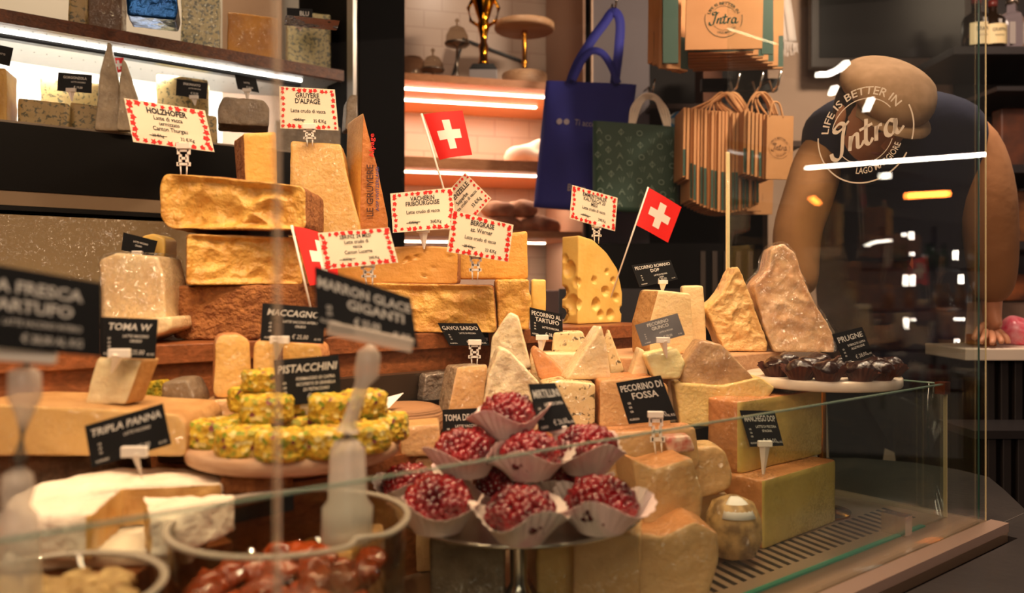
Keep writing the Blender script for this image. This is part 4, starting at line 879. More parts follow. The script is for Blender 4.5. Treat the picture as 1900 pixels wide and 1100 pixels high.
# steel stand with red berry cheeses in paper cups
zq = -.300; qc = Vector((*XY(962, 1.09), 0)); QR = .166
st = empty('cake_stand', 'shiny steel cake stand piled with red berry cheeses', 'cake stand', Vector((qc.x, qc.y, H+ZB+.0006)))
hz = zq-ZB
lathe_obj('plate', [(0, hz-.004), (QR-.006, hz-.004), (QR, hz-.001), (QR+.001, hz+.001), (QR-.003, hz+.002), (QR-.008, hz), (0, hz)], STEEL, st, 72)
lathe_obj('stem', [(0, 0), (.055, 0), (.056, .004), (.02, .012), (.011, .03), (.0125, hz-.012), (.03, hz-.0045), (0, hz-.0045)], STEEL, st, 32)
BERRY = mat('cranberry', '#96101A', .25, col2='#4C0814', nscale=30, coat=.6, sss=.1); BERRYD = mat('cranberry_core', '#3E0A12', .5)
CUPM = mat('waxed_paper', '#EBD3CB', .6, col2='#C9788A', nscale=14, lo=.55, hi=.75)
bm = bmesh.new(); rr = random.Random(3); pts = []
for i in range(150):
    z = 1-1.45*(i+.5)/150; a = i*2.39996; q = math.sqrt(1-z*z); pts.append(Vector((q*math.cos(a), q*math.sin(a), z)))
for p in pts:
    r_ = rr.uniform(.0050, .0078); c = Vector((p.x*.034, p.y*.034, .026+p.z*.024))+Vector([rr.uniform(-.0015, .0015) for _ in range(3)])
    bmesh.ops.create_icosphere(bm, subdivisions=1, radius=r_, matrix=Matrix.Translation(c) @ Euler((rr.uniform(0, 3), rr.uniform(0, 3), 0)).to_matrix().to_4x4() @ Matrix.Diagonal((1.25, .85, .9, 1)))
berry_me = bpy.data.meshes.new('berries'); bm.to_mesh(berry_me); bm.free(); berry_me.materials.append(BERRY); berry_me.polygons.foreach_set('use_smooth', [True]*len(berry_me.polygons))
bm = bmesh.new(); bmesh.ops.create_uvsphere(bm, u_segments=24, v_segments=14, radius=1, matrix=Matrix.Translation((0, 0, .026)) @ Matrix.Diagonal((.033, .033, .023, 1)))
core_me = bpy.data.meshes.new('core'); bm.to_mesh(core_me); bm.free(); core_me.materials.append(BERRYD)
def cup_mesh(r0, r1, h, flutes, amp, tilt_seed):
    bm = bmesh.new(); n = flutes*4
    q = random.Random(tilt_seed); ph = [q.uniform(0, 6) for _ in range(4)]
    prof = [(0, .0005), (r0, .0005)]+[(r0+(r1-r0)*k/5, h*(k/5)**.9) for k in range(1, 6)]
    rings = []
    for j, (r, z) in enumerate(prof):
        if r == 0: rings.append([bm.verts.new((0, 0, z))]); continue
        ring = []
        for k in range(n):
            a = 2*math.pi*k/n; t = max(0, j-1)/5
            rr_ = r*(1+t*amp*(.5-abs((k % 4)/4-.5)*2)+t*.10*math.sin(2*a+ph[0])+t*.06*math.sin(5*a+ph[1]))
            ring.append(bm.verts.new((rr_*math.cos(a), rr_*math.sin(a), z*(1+t*.28*math.sin(3*a+ph[2])))))
        rings.append(ring)
    for a, b in zip(rings[:-1], rings[1:]):
        for k in range(n):
            k2 = (k+1) % n
            if len(a) == 1: bm.faces.new((a[0], b[k2], b[k]))
            else: bm.faces.new((a[k], a[k2], b[k2], b[k]))
    me = bpy.data.meshes.new('paper_cup'); bm.to_mesh(me); bm.free(); return me
cups = [cup_mesh(.026, .052, .034, 30, .05, s) for s in (1, 2, 3)]
for c in cups: c.materials.append(CUPM)
def berry_cheese(loc, label, k, s=1.0, tilt=(0, 0)):
    root = empty('berry_cheese', label, 'cheese', loc, k*1.3, 'red berry coated cheeses in paper cups'); root.rotation_euler = (tilt[0], tilt[1], k*1.3); root.scale = (s, s, s)
    for nm, me in (('core', core_me), ('berries', berry_me), ('paper_cup', cups[k % 3])):
        o = bpy.data.objects.new(nm, me); COL.objects.link(o); o.parent = root
        if nm == 'berries': o['kind'] = 'stuff'
        if nm == 'paper_cup':
            m_ = o.modifiers.new('s', 'SOLIDIFY'); m_.thickness = .0004
        if nm != 'paper_cup': o.location = (0, 0, .004)
B = [((967, .945), 0, 'frontmost red berry cheese in the middle of the steel plate', 1.06), ((812, .985), 0, 'front left red berry cheese in a wide paper cup', 1.12), ((1115, .985), 0, 'front right red berry cheese at the plate rim', 1.12),
     ((760, 1.10), 0, 'red berry cheese at the far left rim of the plate', .95), ((930, 1.09), 0, 'red berry cheese hidden in the middle of the lower layer', 1), ((1060, 1.10), 0, 'red berry cheese at the right of the lower layer', 1), ((860, 1.19), 0, 'red berry cheese at the back left of the plate', .95), ((1010, 1.20), 0, 'red berry cheese at the back of the plate', .95),
     ((865, 1.045), .052, 'second layer red berry cheese at left with draped paper cup', 1.05), ((985, 1.03), .053, 'second layer red berry cheese in the middle above the frontmost', 1.0), ((1090, 1.06), .053, 'second layer red berry cheese at the right end', 1.05),
     ((930, 1.14), .05, 'second layer red berry cheese at the back, left of the MIRTILLINI sign', 1.0), ((946, 1.075), .098, 'topmost red berry cheese crowning the pile', .98)]
for k, ((px, Y), dz_, lab, s) in enumerate(B):
    berry_cheese(Vector((*XY(px, Y), H+zq+.002+dz_)), lab, k, s, (0, 0) if dz_ == 0 else (.05*math.sin(k), .05*math.cos(k)))

# marble stand with dark prune sweets
zm = -.167; mc = XY(1525, 1.528)
st = empty('cake_stand', 'round marble cake stand on a brass stem carrying dark glazed prune cheeses', 'cake stand', Vector((mc[0], mc[1], H+ZB+.0006)))
hz = zm-ZB
lathe_obj('plate', [(0, hz-.018), (.137, hz-.018), (.139, hz-.015), (.139, hz-.003), (.137, hz), (0, hz)], mat('white_marble', '#EFE3D4', .35, col2='#DCC8B0', nscale=6, dist=1.5), st, 64)
lathe_obj('stem', [(0, 0), (.05, 0), (.052, .006), (.014, .012), (.008, .03), (.008, hz-.03), (.02, hz-.0185), (0, hz-.0185)], BRASS, st, 32)
PR = mat('glazed_prune', '#180A07', .3, col2='#3A160C', nscale=12, bump=.8, bscale=40, coat=.6, crough=.12); PC = mat('brown_paper', '#5A2814', .6, col2='#40190C', nscale=30)
bm = bmesh.new(); bmesh.ops.create_uvsphere(bm, u_segments=24, v_segments=14, radius=1, matrix=Matrix.Translation((0, 0, .020)) @ Matrix.Diagonal((.025, .023, .015, 1)))
mv = [(v, v.normal*noise.noise(v.co*70)*.005) for v in bm.verts]
for v, d in mv: v.co += d
prune_me = bpy.data.meshes.new('prune'); bm.to_mesh(prune_me); bm.free(); prune_me.materials.append(PR); prune_me.polygons.foreach_set('use_smooth', [True]*len(prune_me.polygons))
pcup = cup_mesh(.019, .031, .021, 22, .12, 9); pcup.materials.append(PC)
names = {0: 'front', 1: 'middle', 2: 'back'}
k = 0
for row, (Y, pxs) in enumerate(((1.415, (1475, 1535, 1597, 1650)), (1.49, (1440, 1500, 1563, 1625, 1672)), (1.59, (1460, 1520, 1580, 1635)))):
    for j, px in enumerate(pxs):
        x, y = XY(px, Y)
        if math.hypot(x-mc[0], y-mc[1]) > .125: 
            d = Vector((x-mc[0], y-mc[1])); d = d.normalized()*.118; x, y = mc[0]+d.x, mc[1]+d.y
        word = ('leftmost', 'second from left', 'third from left', 'fourth from left', 'rightmost')[j if j < len(pxs)-1 else 4]
        root = empty('prune_cheese', '%s glossy dark prune sweet of the %s row on the marble stand' % (word, names[row]), 'prune sweet', Vector((x, y, H+zm)), k*1.1, 'dark prune sweets on the marble stand')
        for nm, me in (('prune_top', prune_me), ('paper_cup', pcup)):
            o = bpy.data.objects.new(nm, me); COL.objects.link(o); o.parent = root
        k += 1

# clear round tubs in the foreground
def tub(cx, Y, r, ztop, h, label, fill, n, fm, flabel, fcat, fgroup, fs, spout=None):
    c = Vector((*XY(cx, Y), H+ztop-h)); root = empty('round_tub', label, 'tub', c)
    lathe_obj('wall', [(0, .001), (r-.008, .001), (r-.004, .004), (r-.002, h-.002), (r-.0045, h-.002), (r-.0065, .006), (0, .004)], ACRYL, root, 64)
    bm = bmesh.new(); sg = 72; prof = [(-.004, 0), (.003, 0), (.003, -.004), (-.004, -.004)]
    rings = []
    for i in range(sg):
        a = 2*math.pi*i/sg; dr = 0
        if spout is not None:
            da = (math.degrees(a)-spout+180) % 360-180; dr = -.018*math.exp(-(da/7)**2)
        rings.append([bm.verts.new(((r+q+dr)*math.cos(a), (r+q+dr)*math.sin(a), h+z)) for q, z in prof])
    for i in range(sg):
        for j in range(4): bm.faces.new((rings[i][j], rings[i][(j+1) % 4], rings[(i+1) % sg][(j+1) % 4], rings[(i+1) % sg][j]))
    bm_obj('rim', bm, ACRYLE, root, True)
    lathe_obj('pedestal', [(0, H+ZB-c.z+.0006), (r*.8, H+ZB-c.z+.0006), (r*.8, -.0005), (0, -.0005)], ACRYL, root, 48)
    rr = random.Random(n)
    for k in range(n):
        a = k*2.39996; q = math.sqrt((k+.5)/n)*(r-.03); lay = .012+fs*.55*(k % 2)
        fill(c+Vector((q*math.cos(a), q*math.sin(a), .006+(fs*1.0 if k % 2 else 0)+fs*.9)), rr, k, fs, fm, flabel, fcat, fgroup)
    return root
def lump_mesh(s, seed):
    bm = bmesh.new(); bmesh.ops.create_icosphere(bm, subdivisions=3, radius=s)
    off = Vector((seed, 2*seed, 0)); mv = [(v, v.normal*noise.noise(v.co*45/(s*30)+off)*s*.35) for v in bm.verts]
    for v, d in mv: v.co += d
    for v in bm.verts: v.co.z *= .8
    me = bpy.data.meshes.new('lump'); bm.to_mesh(me); bm.free(); me.polygons.foreach_set('use_smooth', [True]*len(me.polygons)); return me
lumps = {}
def fill_lump(p, rr, k, fs, fm, label, cat, group):
    key = (fs, k % 4, fm.name)
    if key not in lumps: lumps[key] = lump_mesh(fs, k % 4+1); lumps[key].materials.append(fm)
    o = bpy.data.objects.new(cat.replace(' ', '_'), lumps[key]); COL.objects.link(o); o.location = p; o.rotation_euler = (rr.uniform(-.4, .4), rr.uniform(-.4, .4), rr.uniform(0, 6)); tag(o, label, cat, group)
CAND = mat('candied_chestnut', '#B0481A', .25, col2='#7A2A10', nscale=20, bump=.5, bscale=60, coat=1)
WALN = mat('dried_nut', '#D8B37A', .6, col2='#8F6436', nscale=40, bump=1, bscale=70)
tub(540, .850, .122, -.243, .105, 'clear round tub of glazed chestnuts in the foreground', fill_lump, 34, CAND, 'glossy orange brown candied chestnut in the clear round tub', 'candied chestnut', 'candied chestnuts in the clear tub', .019, spout=-38)
tub(75, .690, .098, -.258, .085, 'clear round tub at the bottom left corner, full of pale nuts', fill_lump, 44, WALN, 'pale brown nut piled in the clear tub at bottom left', 'nut', 'pale nuts in the corner tub', .016)
for k in range(26):
    rr = random.Random(100+k); a = k*2.39996; q = math.sqrt((k+.5)/26)*.07
    fill_lump(Vector((*XY(75, .685), H-.258-.085+.070))+Vector((q*math.cos(a), q*math.sin(a), 0)), rr, k, .016, WALN, 'pale brown nut piled in the clear tub at bottom left', 'nut', 'pale nuts in the corner tub')
sign('b', [(428, 945), (545, 918), (545, 946), (432, 972)], .955, .960, [], 'blank dark card standing inside the clear round tub', name='blank_card')
# ---------------- lit wall fridge on the left ----------------
fr = empty('wall_fridge', 'open lit wall fridge with wooden shelves of blue cheeses at upper left', 'refrigerator', UW(.2, 1.8, -H))
def fp(name, m, *a, bev=0, lab=None):
    o = uwbox(name, m, *a, bev=bev); o.parent = fr; o.matrix_parent_inverse = Matrix.Translation(-fr.location)
    if lab: o['label'] = lab
    return o
METAL = mat('perforated_metal', '#8C8680', .5, .3, bump=.1)
W1 = 1.56; ZA = .64; ZC = .386
ur = u_at(655, W1)
fp('shelf_board', WOODS, -2.6, ur-.03, W1, W1+.02, ZA-.02, ZA+.012)
fp('shelf_plate', METAL, -2.6, ur-.02, W1+.021, W1+.42, ZA-.008, ZA-.002)
bm = bmesh.new()
for i in range(60):
    for j in range(3): 
        u = -.35+i*.03; w_ = W1+.08+j*.1; box(bm, u, u+.003, w_, w_+.004, ZA-.0088, ZA-.0082)
for v in bm.verts: v.co = UW(*v.co)
o = bm_obj('perforation', bm, BLACK, fr); o.matrix_parent_inverse = Matrix.Translation(-fr.location)
fp('lamp_profile', BLACKM, -.22, ur-.12, W1+.1105, W1+.135, ZA-.028, ZA-.0085)
fp('lamp_tube', LEDC, -.22, ur-.12, W1+.10, W1+.110, ZA-.016, ZA-.0085, lab='glowing white light tube')
fp('back_panel', mat('fridge_back', '#E9E4DF', .5), -2.6, ur+.02, W1+.43, W1+.45, -.1, 1.2)
fp('lower_shelf_plate', METAL, -2.6, ur-.01, W1+.001, W1+.42, ZC-.012, ZC)
fp('lower_front_panel', BLACK, -2.6, ur+.01, W1-.012, W1, .225, ZC+.003)
fp('panel_trim', mat('trim_line', '#8A7A68', .4), -.6, ur+.01, W1-.0135, W1-.0121, ZC-.002, ZC+.003)
fp('lip_panel', mat('beige_strip', '#8E7456', .5), -.6, .75, W1-.008, W1+.05, .190, .224)
fp('black_strip', BLACKM, -.6, .75, W1-.010, W1+.04, .178, .189)
fp('side_frame', mat('frame_steel', '#8F8780', .3, .6), ur-.005, ur+.012, W1-.01, W1+.03, -.1, 1.2)
fp('side_panel', mat('post_black', '#070505', .7, spec=.08), ur+.013, ur+.17, W1-.02, W1+.62, -H, 1.2)
fp('base_cabinet', BLACK, -.6, ur+.012, W1+.06, W1+.44, -H, .177)
fp('base_cabinet', BLACK, .751, ur+.012, W1-.008, W1+.059, -H, .224)
area('fridge_light', UW(.35, W1+.14, ZA-.04), UW(.35, W1+.36, ZC+.05), 1.2, .02, 7, (1, .95, .88)).data.spread = 2.6
area('fridge_light', UW(.35, W1+.36, ZC+.03), UW(.35, W1+.26, ZA), 1.2, .02, 2.2, (1, .95, .88))  # added uplight without a tube, whitens the underside of the shelf plate
area('fridge_top_light', UW(.35, W1+.06, 1.18), UW(.35, W1+.22, ZA), 1.3, .03, 3.2, (1, .72, .42))
fp('lamp_driver', mat('driver_white', '#D8D0C8', .5), -.13, -.085, W1+.06, W1+.10, ZA-.035, ZA-.009)
o = tube_obj('cable', [UW(-.09, W1+.07, ZA-.02), UW(-.04, W1+.06, ZA-.05), UW(.02, W1+.08, ZA-.045), UW(.05, W1+.10, ZA-.012)], .0025, BLACKM, fr, 6); o.matrix_parent_inverse = Matrix.Translation(-fr.location)
bd = tag(uwbox('backsplash_board', mat('greige_board', '#9C8460', .35, col2='#8B7352', nscale=3, **dict(coat=.5, cbump=.3)), -.6, .70, W1-.05, W1-.035, -.25, .165), 'beige glossy film covered board under the fridge at left', 'board')
tag(uwbox('bright_box', mat('pale_box_glow', '#E8D9A8', .4, emit='#F5E3B0', estr=.4), -.05, .055, W1-.12, W1-.06, -.09, .075), 'small pale bright box at the left edge before the beige board', 'box')  # no lamp: a faint glow is put into the box material
tag(uwbox('side_ledge', BLACKM, -.6, .72, W1-.13, W1-.051, -.26, -.09), 'black ledge at the foot of the beige board', 'ledge')
def fridge_cheese(name, label, pts, Y, d, yaw, z, mats, **k): return slab(name, label, pts, Y, d, yaw, z, mats, group='cheeses in the lit wall fridge', **k)
YA = lambda px, w_: (D0+w_)/(DW.y-(-DW.x)*(px-950)/F) if False else (D0+w_)/(DW.y+DW.x*((px-950)/F))
def fc(label, x0, x1, ytop, w_, z, m, shape=None, d=.10, **k):
    """cheese block on a fridge shelf; columns x0..x1, top row ytop, standing on height z"""
    px = (x0+x1)/2; Y = YA(px, w_); yb = HZ-z*F/Y
    pts = shape or [(x0, ytop), (x1, ytop+(x1-x0)*.12), (x1, yb), (x0, yb)]
    if shape: pts = [(x, (yb if y is None else y)) for x, y in shape]
    return fridge_cheese('fridge_cheese', label, pts, Y, d, math.degrees(UYAW)*.5, z+.0005, {'p': m, 'r': RINDO}, rough=.002, **k)
# lower shelf
WL = W1+.03
fc('long blue veined block lowest at the left of the lit shelf', 32, 128, 181, WL, ZC, BLUEA, front='p', side=['r', 'p', 'p', 'r'])
fc('blue veined block right of the long one, below the wedges', 130, 238, 190, WL, ZC, BLUEA)
fc('yellow round cheese cut by the left picture edge', -40, 12, 120, WL, ZC, cheese('edge_paste', '#D9A850', '#B98A3C'))
fc('blue veined upper block behind the shelf sign', 75, 190, 142, WL+.13, ZC, BLUEA, d=.09)
fc('pointed wrapped wedge rising left of the tiny flag', 0, 0, 0, WL+.11, ZC, mat('pale_wrapped_wedge', '#C9B596', .5, col2='#9C8A70', nscale=26, bump=.4, **WRAP), [(200, 78), (206, 82), (222, 160), (222, None), (176, None), (186, 130)], .03)
fc('pointed wrapped wedge right of the tiny flag', 0, 0, 0, WL+.11, ZC, mat('pale_wrapped_wedge', '#C9B596'), [(228, 108), (234, 118), (256, 180), (256, None), (216, None), (222, 150)], .03)
fc('square grey brown block with a black sign, mid shelf', 290, 386, 137, WL+.10, ZC, BLUEA)
fc('low veined block half hidden behind the leftmost red bordered card', 300, 402, 204, WL, ZC, BLUEA, d=.06)
fc('round topped grey wrapped cheese in the fridge', 0, 0, 0, WL+.03, ZC, GREYW, [(404, 200), (415, 180), (455, 182), (490, 186), (500, 200), (500, None), (404, None)], .10)
fc('grey wrapped block behind the GRUYERE card', 512, 632, 222, WL+.02, ZC, GREYW, d=.07)
fc('grey rounded cheese at the right end of the lit shelf', 0, 0, 0, WL+.10, ZC, GREYW, [(643, 190), (650, 176), (664, 176), (664, None), (640, None)], .06)
# top shelf
WT = W1+.03; ZT = ZA+.0125
Zt = ZA-.0015; WT = W1+.035
fc('brown cheese cut off at the top left of the fridge', 128, 160, -40, WT, Zt, BLUEA)
fc('dark brown block beside the blue foil wheel', 160, 226, -40, WT, Zt, mat('dark_block', '#6E4A26', .5, col2='#55391D', coat=1, cbump=.6))
fc('blue foil wrapped wheel on the top shelf', 0, 0, 0, WT, Zt, FOILB, [(232, -50), (322, -44), (330, 20), (326, 50), (310, None), (258, None), (236, 30)], .10)
fc('grey green wrapped square block right of the blue foil', 336, 408, -10, WT, Zt, BLUEW)
fc('amber wrapped block on the top shelf', 422, 516, 22, WT, Zt, cheese('amber', '#D18F2C', '#A86A1C', **WRAP))
fc('marbled blue block lying below the BLU sign', 0, 0, 0, WT, Zt, BLUED, [(531, 62), (632, 78), (632, None), (531, None)], .08, side=['r', 'p', 'p', 'p'])
fc('pale blue veined piece carrying the BLU sign', 534, 614, 18, WT+.10, Zt, BLUEW, d=.10)
fc('pale yellow wheel at the right end of the top shelf', 598, 654, 14, WT+.22, Zt, TRUF, d=.10)
fc('veined round at the far right end of the top shelf', 636, 662, 60, WT+.12, Zt, BLUEW, d=.05)
# ---------------- back of the shop ----------------
YB = math.radians(15); EB = Vector((math.cos(YB), math.sin(YB), 0)); NB = Vector((-EB.y, EB.x, 0))
OB = Vector((*XY(742, 3.0), 0))
def AW(a, b, z): return OB+EB*a+NB*b+Vector((0, 0, H+z))       # alcove frame
def abox(name, m, a0, a1, b0, b1, z0, z1, parent=None, bev=0):
    bm = bmesh.new(); box(bm, a0, a1, b0, b1, z0, z1, bev)
    for v in bm.verts: v.co = AW(*v.co)
    o = bm_obj(name, bm, m, parent)
    if parent: o.matrix_parent_inverse = Matrix.Translation(-parent.location)
    return o
def a_at(px, b=0):
    k = (px-950)/F; q = OB+NB*b
    return (k*q.y-q.x)/(EB.x-k*EB.y)
TILE = None
def tile_mat():
    m, nt, b = base_mat('pale_tiles'); L = nt.links; tc = N(nt, 'ShaderNodeTexCoord'); mp = N(nt, 'ShaderNodeMapping'); mp.inputs['Rotation'].default_value = (math.pi/2, 0, 0)
    br = N(nt, 'ShaderNodeTexBrick', Scale=3.2); br.inputs['Color1'].default_value = srgb('#CDB29E'); br.inputs['Color2'].default_value = srgb('#C9AE9A'); br.inputs['Mortar'].default_value = srgb('#B89A86'); br.inputs['Mortar Size'].default_value = .008
    L.new(tc.outputs['Object'], mp.inputs[0]); L.new(mp.outputs[0], br.inputs[0]); L.new(br.outputs[0], b.inputs['Base Color']); b.inputs['Roughness'].default_value = .3; return m
TILE = tile_mat()
PLASTER = mat('wall_plaster', '#B99A86', .9, col2='#AD8E7A', nscale=5); GREYP = mat('grey_wall', '#6F6668', .85)
aR = a_at(1030, 0)+.12
struct(abox('wall_back', TILE, -.6, aR+.1, .56, .62, -H, 1.5))
struct(abox('wall_left', PLASTER, -.9, -.42, -.2, .55, -H, 1.5))
al = empty('wall_shelving', 'warm lit wooden wall shelving in the alcove behind the flags', 'shelving', AW(.3, .3, -H))
x0, x1 = -.40, aR-.001
abox('shelf_board', WOODA, x0, x1, 0, .555, .764, .792, al)
abox('shelf_board', WOODA, x0, x1, 0, .555, .442, .482, al)
abox('shelf_board', WOODA, x0, x1, 0, .555, .186, .212, al)
abox('lower_cabinet', mat('cabinet_mauve', '#8A7070', .6), x0, x1, .02, .555, -H, -.02, al)
for z, b, e in ((.764, .11, 1012), (.764, .30, 996), (.442, .10, 996), (.186, .33, 1012)):
    o = abox('light_strip', LED, x0, a_at(e, b), b, b+.018, z-.005, z-.0005, al); o['label'] = 'glowing warm white light strip'
for z, p in ((.75, 5), (.43, 3), (.175, 1.6)):
    l = area('alcove_light', AW(.25, .22, z), AW(.25, .3, z-.5), .9, .1, p, (1, .78, .6)); l.rotation_euler = (0, 0, YB)
spot('alcove_top_spot', AW(.35, -.3, 1.6), AW(.35, .5, 1.0), 7, (1, .75, .58), 70, .02)
# objects in the alcove
sil = mat('tarnished_silver', '#8C8072', .25, .9)
def cloche(px, b, z, r, hs, label, hstem):
    a = a_at(px, b); root = empty('glass_dome', label, 'glass dome', AW(a, b, z))
    lathe_obj('base', [(0, 0), (r*.5, 0), (r*.45, .006), (.006, .012), (.005, hstem), (r*.9, hstem+.006), (r, hstem+.012), (r, hstem+.016), (0, hstem+.014)], sil, root, 32)
    lathe_obj('dome', [(r*.9, hstem+.0165), (r*.88, hstem+hs*.5), (r*.6, hstem+hs*.85), (.004, hstem+hs), (.004, hstem+hs+.01), (.009, hstem+hs+.02), (0, hstem+hs+.03)], glass_mat('dome_glass', '#D9CFC2', 1.5), root, 32)
cloche(803, .10, .7925, .046, .07, 'small low glass dome left of the trophy', .03)
cloche(848, .12, .7925, .050, .085, 'taller glass dome on a slim silver stand', .145)
a = a_at(897, .10); tr = empty('trophy', 'golden trophy statue on a grey block base', 'trophy', AW(a, .10, .7925))
bm = bmesh.new(); box(bm, -.055, .055, -.04, .04, 0, .05, .003); bm_obj('base', bm, mat('trophy_grey', '#8D8583', .4), tr)
bm = bmesh.new(); box(bm, -.055, .055, -.04, .04, .0505, .075, .001)
for v in bm.verts:
    if v.co.z > .06: v.co.x *= .75; v.co.y *= .75
bm_obj('plinth', bm, BLACKM, tr)
bm = bmesh.new(); lathe(bm, [(0, .075), (.026, .076), (.018, .09), (.016, .12), (.019, .15), (.013, .17), (.017, .20), (.026, .23), (.020, .25), (.03, .28), (.045, .33), (.05, .36), (0, .36)], 24)
for s in (-1, 1): tube(bm, [(s*.018, 0, .23), (s*.05, 0, .25), (s*.06, 0, .30), (s*.04, 0, .34)], .007, 8)
bm_obj('statue', bm, mat('polished_gold', '#D98E22', .12, 1), tr, True)
a = a_at(973, .10); cs = empty('cake_stand', 'wooden disc cake stand with golden stem on the top alcove shelf', 'cake stand', AW(a, .10, .7925))
lathe_obj('base', [(0, 0), (.088, 0), (.09, .004), (.09, .048), (.086, .052), (0, .052)], WOODP, cs, 48)
lathe_obj('stem', [(0, .052), (.018, .053), (.012, .065), (.009, .09), (.013, .10), (.009, .11), (.0095, .2), (.013, .21), (.010, .23), (0, .2695)], BRASS, cs, 20)
lathe_obj('plate', [(0, .225), (.115, .225), (.12, .23), (.12, .25), (0, .252)], WOODP, cs, 48)
tag(lathe_obj('glass_jar', [(0, 0), (.045, 0), (.047, .004), (.047, .10), (.04, .112), (.0, .113)], glass_mat('jar_glass', '#CDBBA9', 1.5), None, 28, AW(a_at(765, .2), .2, .7925)), 'plain glass jar at the left end of the top alcove shelf', 'jar')
pf = empty('picture_frame', 'dark framed picture leaning tilted behind the trophy', 'picture', AW(a_at(905, .45), .45, .93))
pf.rotation_euler = (math.radians(0), math.radians(16), YB)
bm = bmesh.new()
for b_ in ((-.15, .15, -.01, .01, -.11, -.10), (-.15, .15, -.01, .01, .10, .11), (-.15, -.14, -.01, .01, -.10, .10), (.14, .15, -.01, .01, -.10, .10)): box(bm, *b_)
bm_obj('frame', bm, BLACKM, pf); bm = bmesh.new(); box(bm, -.14, .14, .002, .006, -.1, .1); bm_obj('picture_sheet', bm, mat('dull_sheet', '#A98E78', .5), pf)
def blob(name, label, cat, loc, r, m, seed, group=None, rot=0, amp=.2):
    bm = bmesh.new(); bmesh.ops.create_icosphere(bm, subdivisions=4, radius=1, matrix=Matrix.Diagonal((*r, 1)))
    bm.normal_update(); off = Vector((seed*3, seed, seed*2)); s = min(r)
    mv = [(v, v.normal*(noise.noise(v.co*(.9/s)+off)*s*amp)) for v in bm.verts]
    for v, d in mv: v.co += d
    for v in bm.verts: v.co.z = max(v.co.z, -r[2]*.62)
    return tag(bm_obj(name, bm, m, None, True, loc+Vector((0, 0, r[2]*.62)), rot), label, cat, group)
blob('pale_sack', 'soft white bundle on the middle alcove shelf beside the blue tote', 'bundle', AW(a_at(995, .2), .2, .4825), (.12, .12, .07), mat('white_cloth', '#EBD3C2', .9), 3, None, .3, .5)
BR = mat('brown_crust', '#B58262', .8, col2='#7A4A33', nscale=9, bump=.3, bscale=20)
for i, (px, b, dz, r, lab) in enumerate(((935, .14, .0, (.085, .06, .042), 'pale crusted loaf at the left of the bread heap'), (1000, .14, 0, (.085, .06, .045), 'dark crusted loaf at the right of the bread heap'), (925, .14, .062, (.075, .055, .04), 'lighter loaf on top left of the bread heap'), (968, .15, .066, (.07, .06, .042), 'loaf with dark hollow on top of the bread heap'))):
    blob('bread_loaf', lab, 'bread', AW(a_at(px, b), b, .2125+dz), r, BR, i+2, 'loaves on the lower alcove shelf', YB, .25)
# column between alcove and hanging bags, ribbed
aC0, aC1 = a_at(1012, -.06), a_at(1098, -.06)
bm = bmesh.new(); n = 14
for i in range(n):
    w_ = (aC1-.02-aR)/n; a0 = aR+.001+i*w_; box(bm, a0, a0+w_*.55, -.012, .0, -H, 1.5)
box(bm, aR, aC1-.01, .0005, .5, -H, 1.5)
for v in bm.verts: v.co = AW(*v.co)
struct(bm_obj('wall_pillar', bm, mat('ribbed_plaster', '#B08A72', .7)))
# grey wall piece and the rest of the back wall
WX = lambda px, Y: (px-950)/F*Y
struct(box_obj('wall_right', PLASTER, WX(1425, 3.35), WX(2400, 3.35), 3.35, 3.42, 0, 2.7))
struct(box_obj('wall_centre', GREYP, WX(1098, 3.3), WX(1205, 3.3), 3.3, 3.4, 0, 2.7))
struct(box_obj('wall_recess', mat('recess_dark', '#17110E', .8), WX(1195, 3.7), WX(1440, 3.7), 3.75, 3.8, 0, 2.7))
struct(box_obj('ceiling', mat('dark_ceiling', '#1A1716', .9), -4, 5, -3, 6, 3.0, 3.05))
struct(box_obj('wall_rear', mat('dark_wall', '#1B1614', .8), -4, 5, 4.6, 4.65, 0, 3))
struct(box_obj('wall_front', mat('front_wall', '#241B17', .8), -4, 5, -2.6, -2.55, 0, 3))
struct(box_obj('trim_1', mat('bright_edge', '#D9B89E', .6), WX(1097, 3.28), WX(1100, 3.28), 3.27, 3.3, 1.7, 2.7))
# lower dark cupboard behind the counter
tag(box_obj('dark_cupboard', BLACK, WX(1100, 3.05), WX(1420, 2.9), 3.05, 3.28, 0, H+.16), 'dark cupboard below the hanging bags', 'cupboard')
tag(box_obj('dark_apron', mat('dark_cloth', '#2A2629', .9), WX(1040, 2.6), WX(1300, 2.6), 2.66, 2.70, 0, H-.01), 'grey dark panel low behind the holed cheese', 'panel')
for i in range(5):
    px = 1300+i*22
    tag(box_obj('hanging_tool', mat('dull_wood', '#3A2A1E', .6), WX(px, 3.04), WX(px+9, 3.04), 3.04, 3.051, H-.1, H+.13), 'thin dark strip hanging before the cupboard behind the glass edge', 'strip', 'thin dark strips before the cupboard')

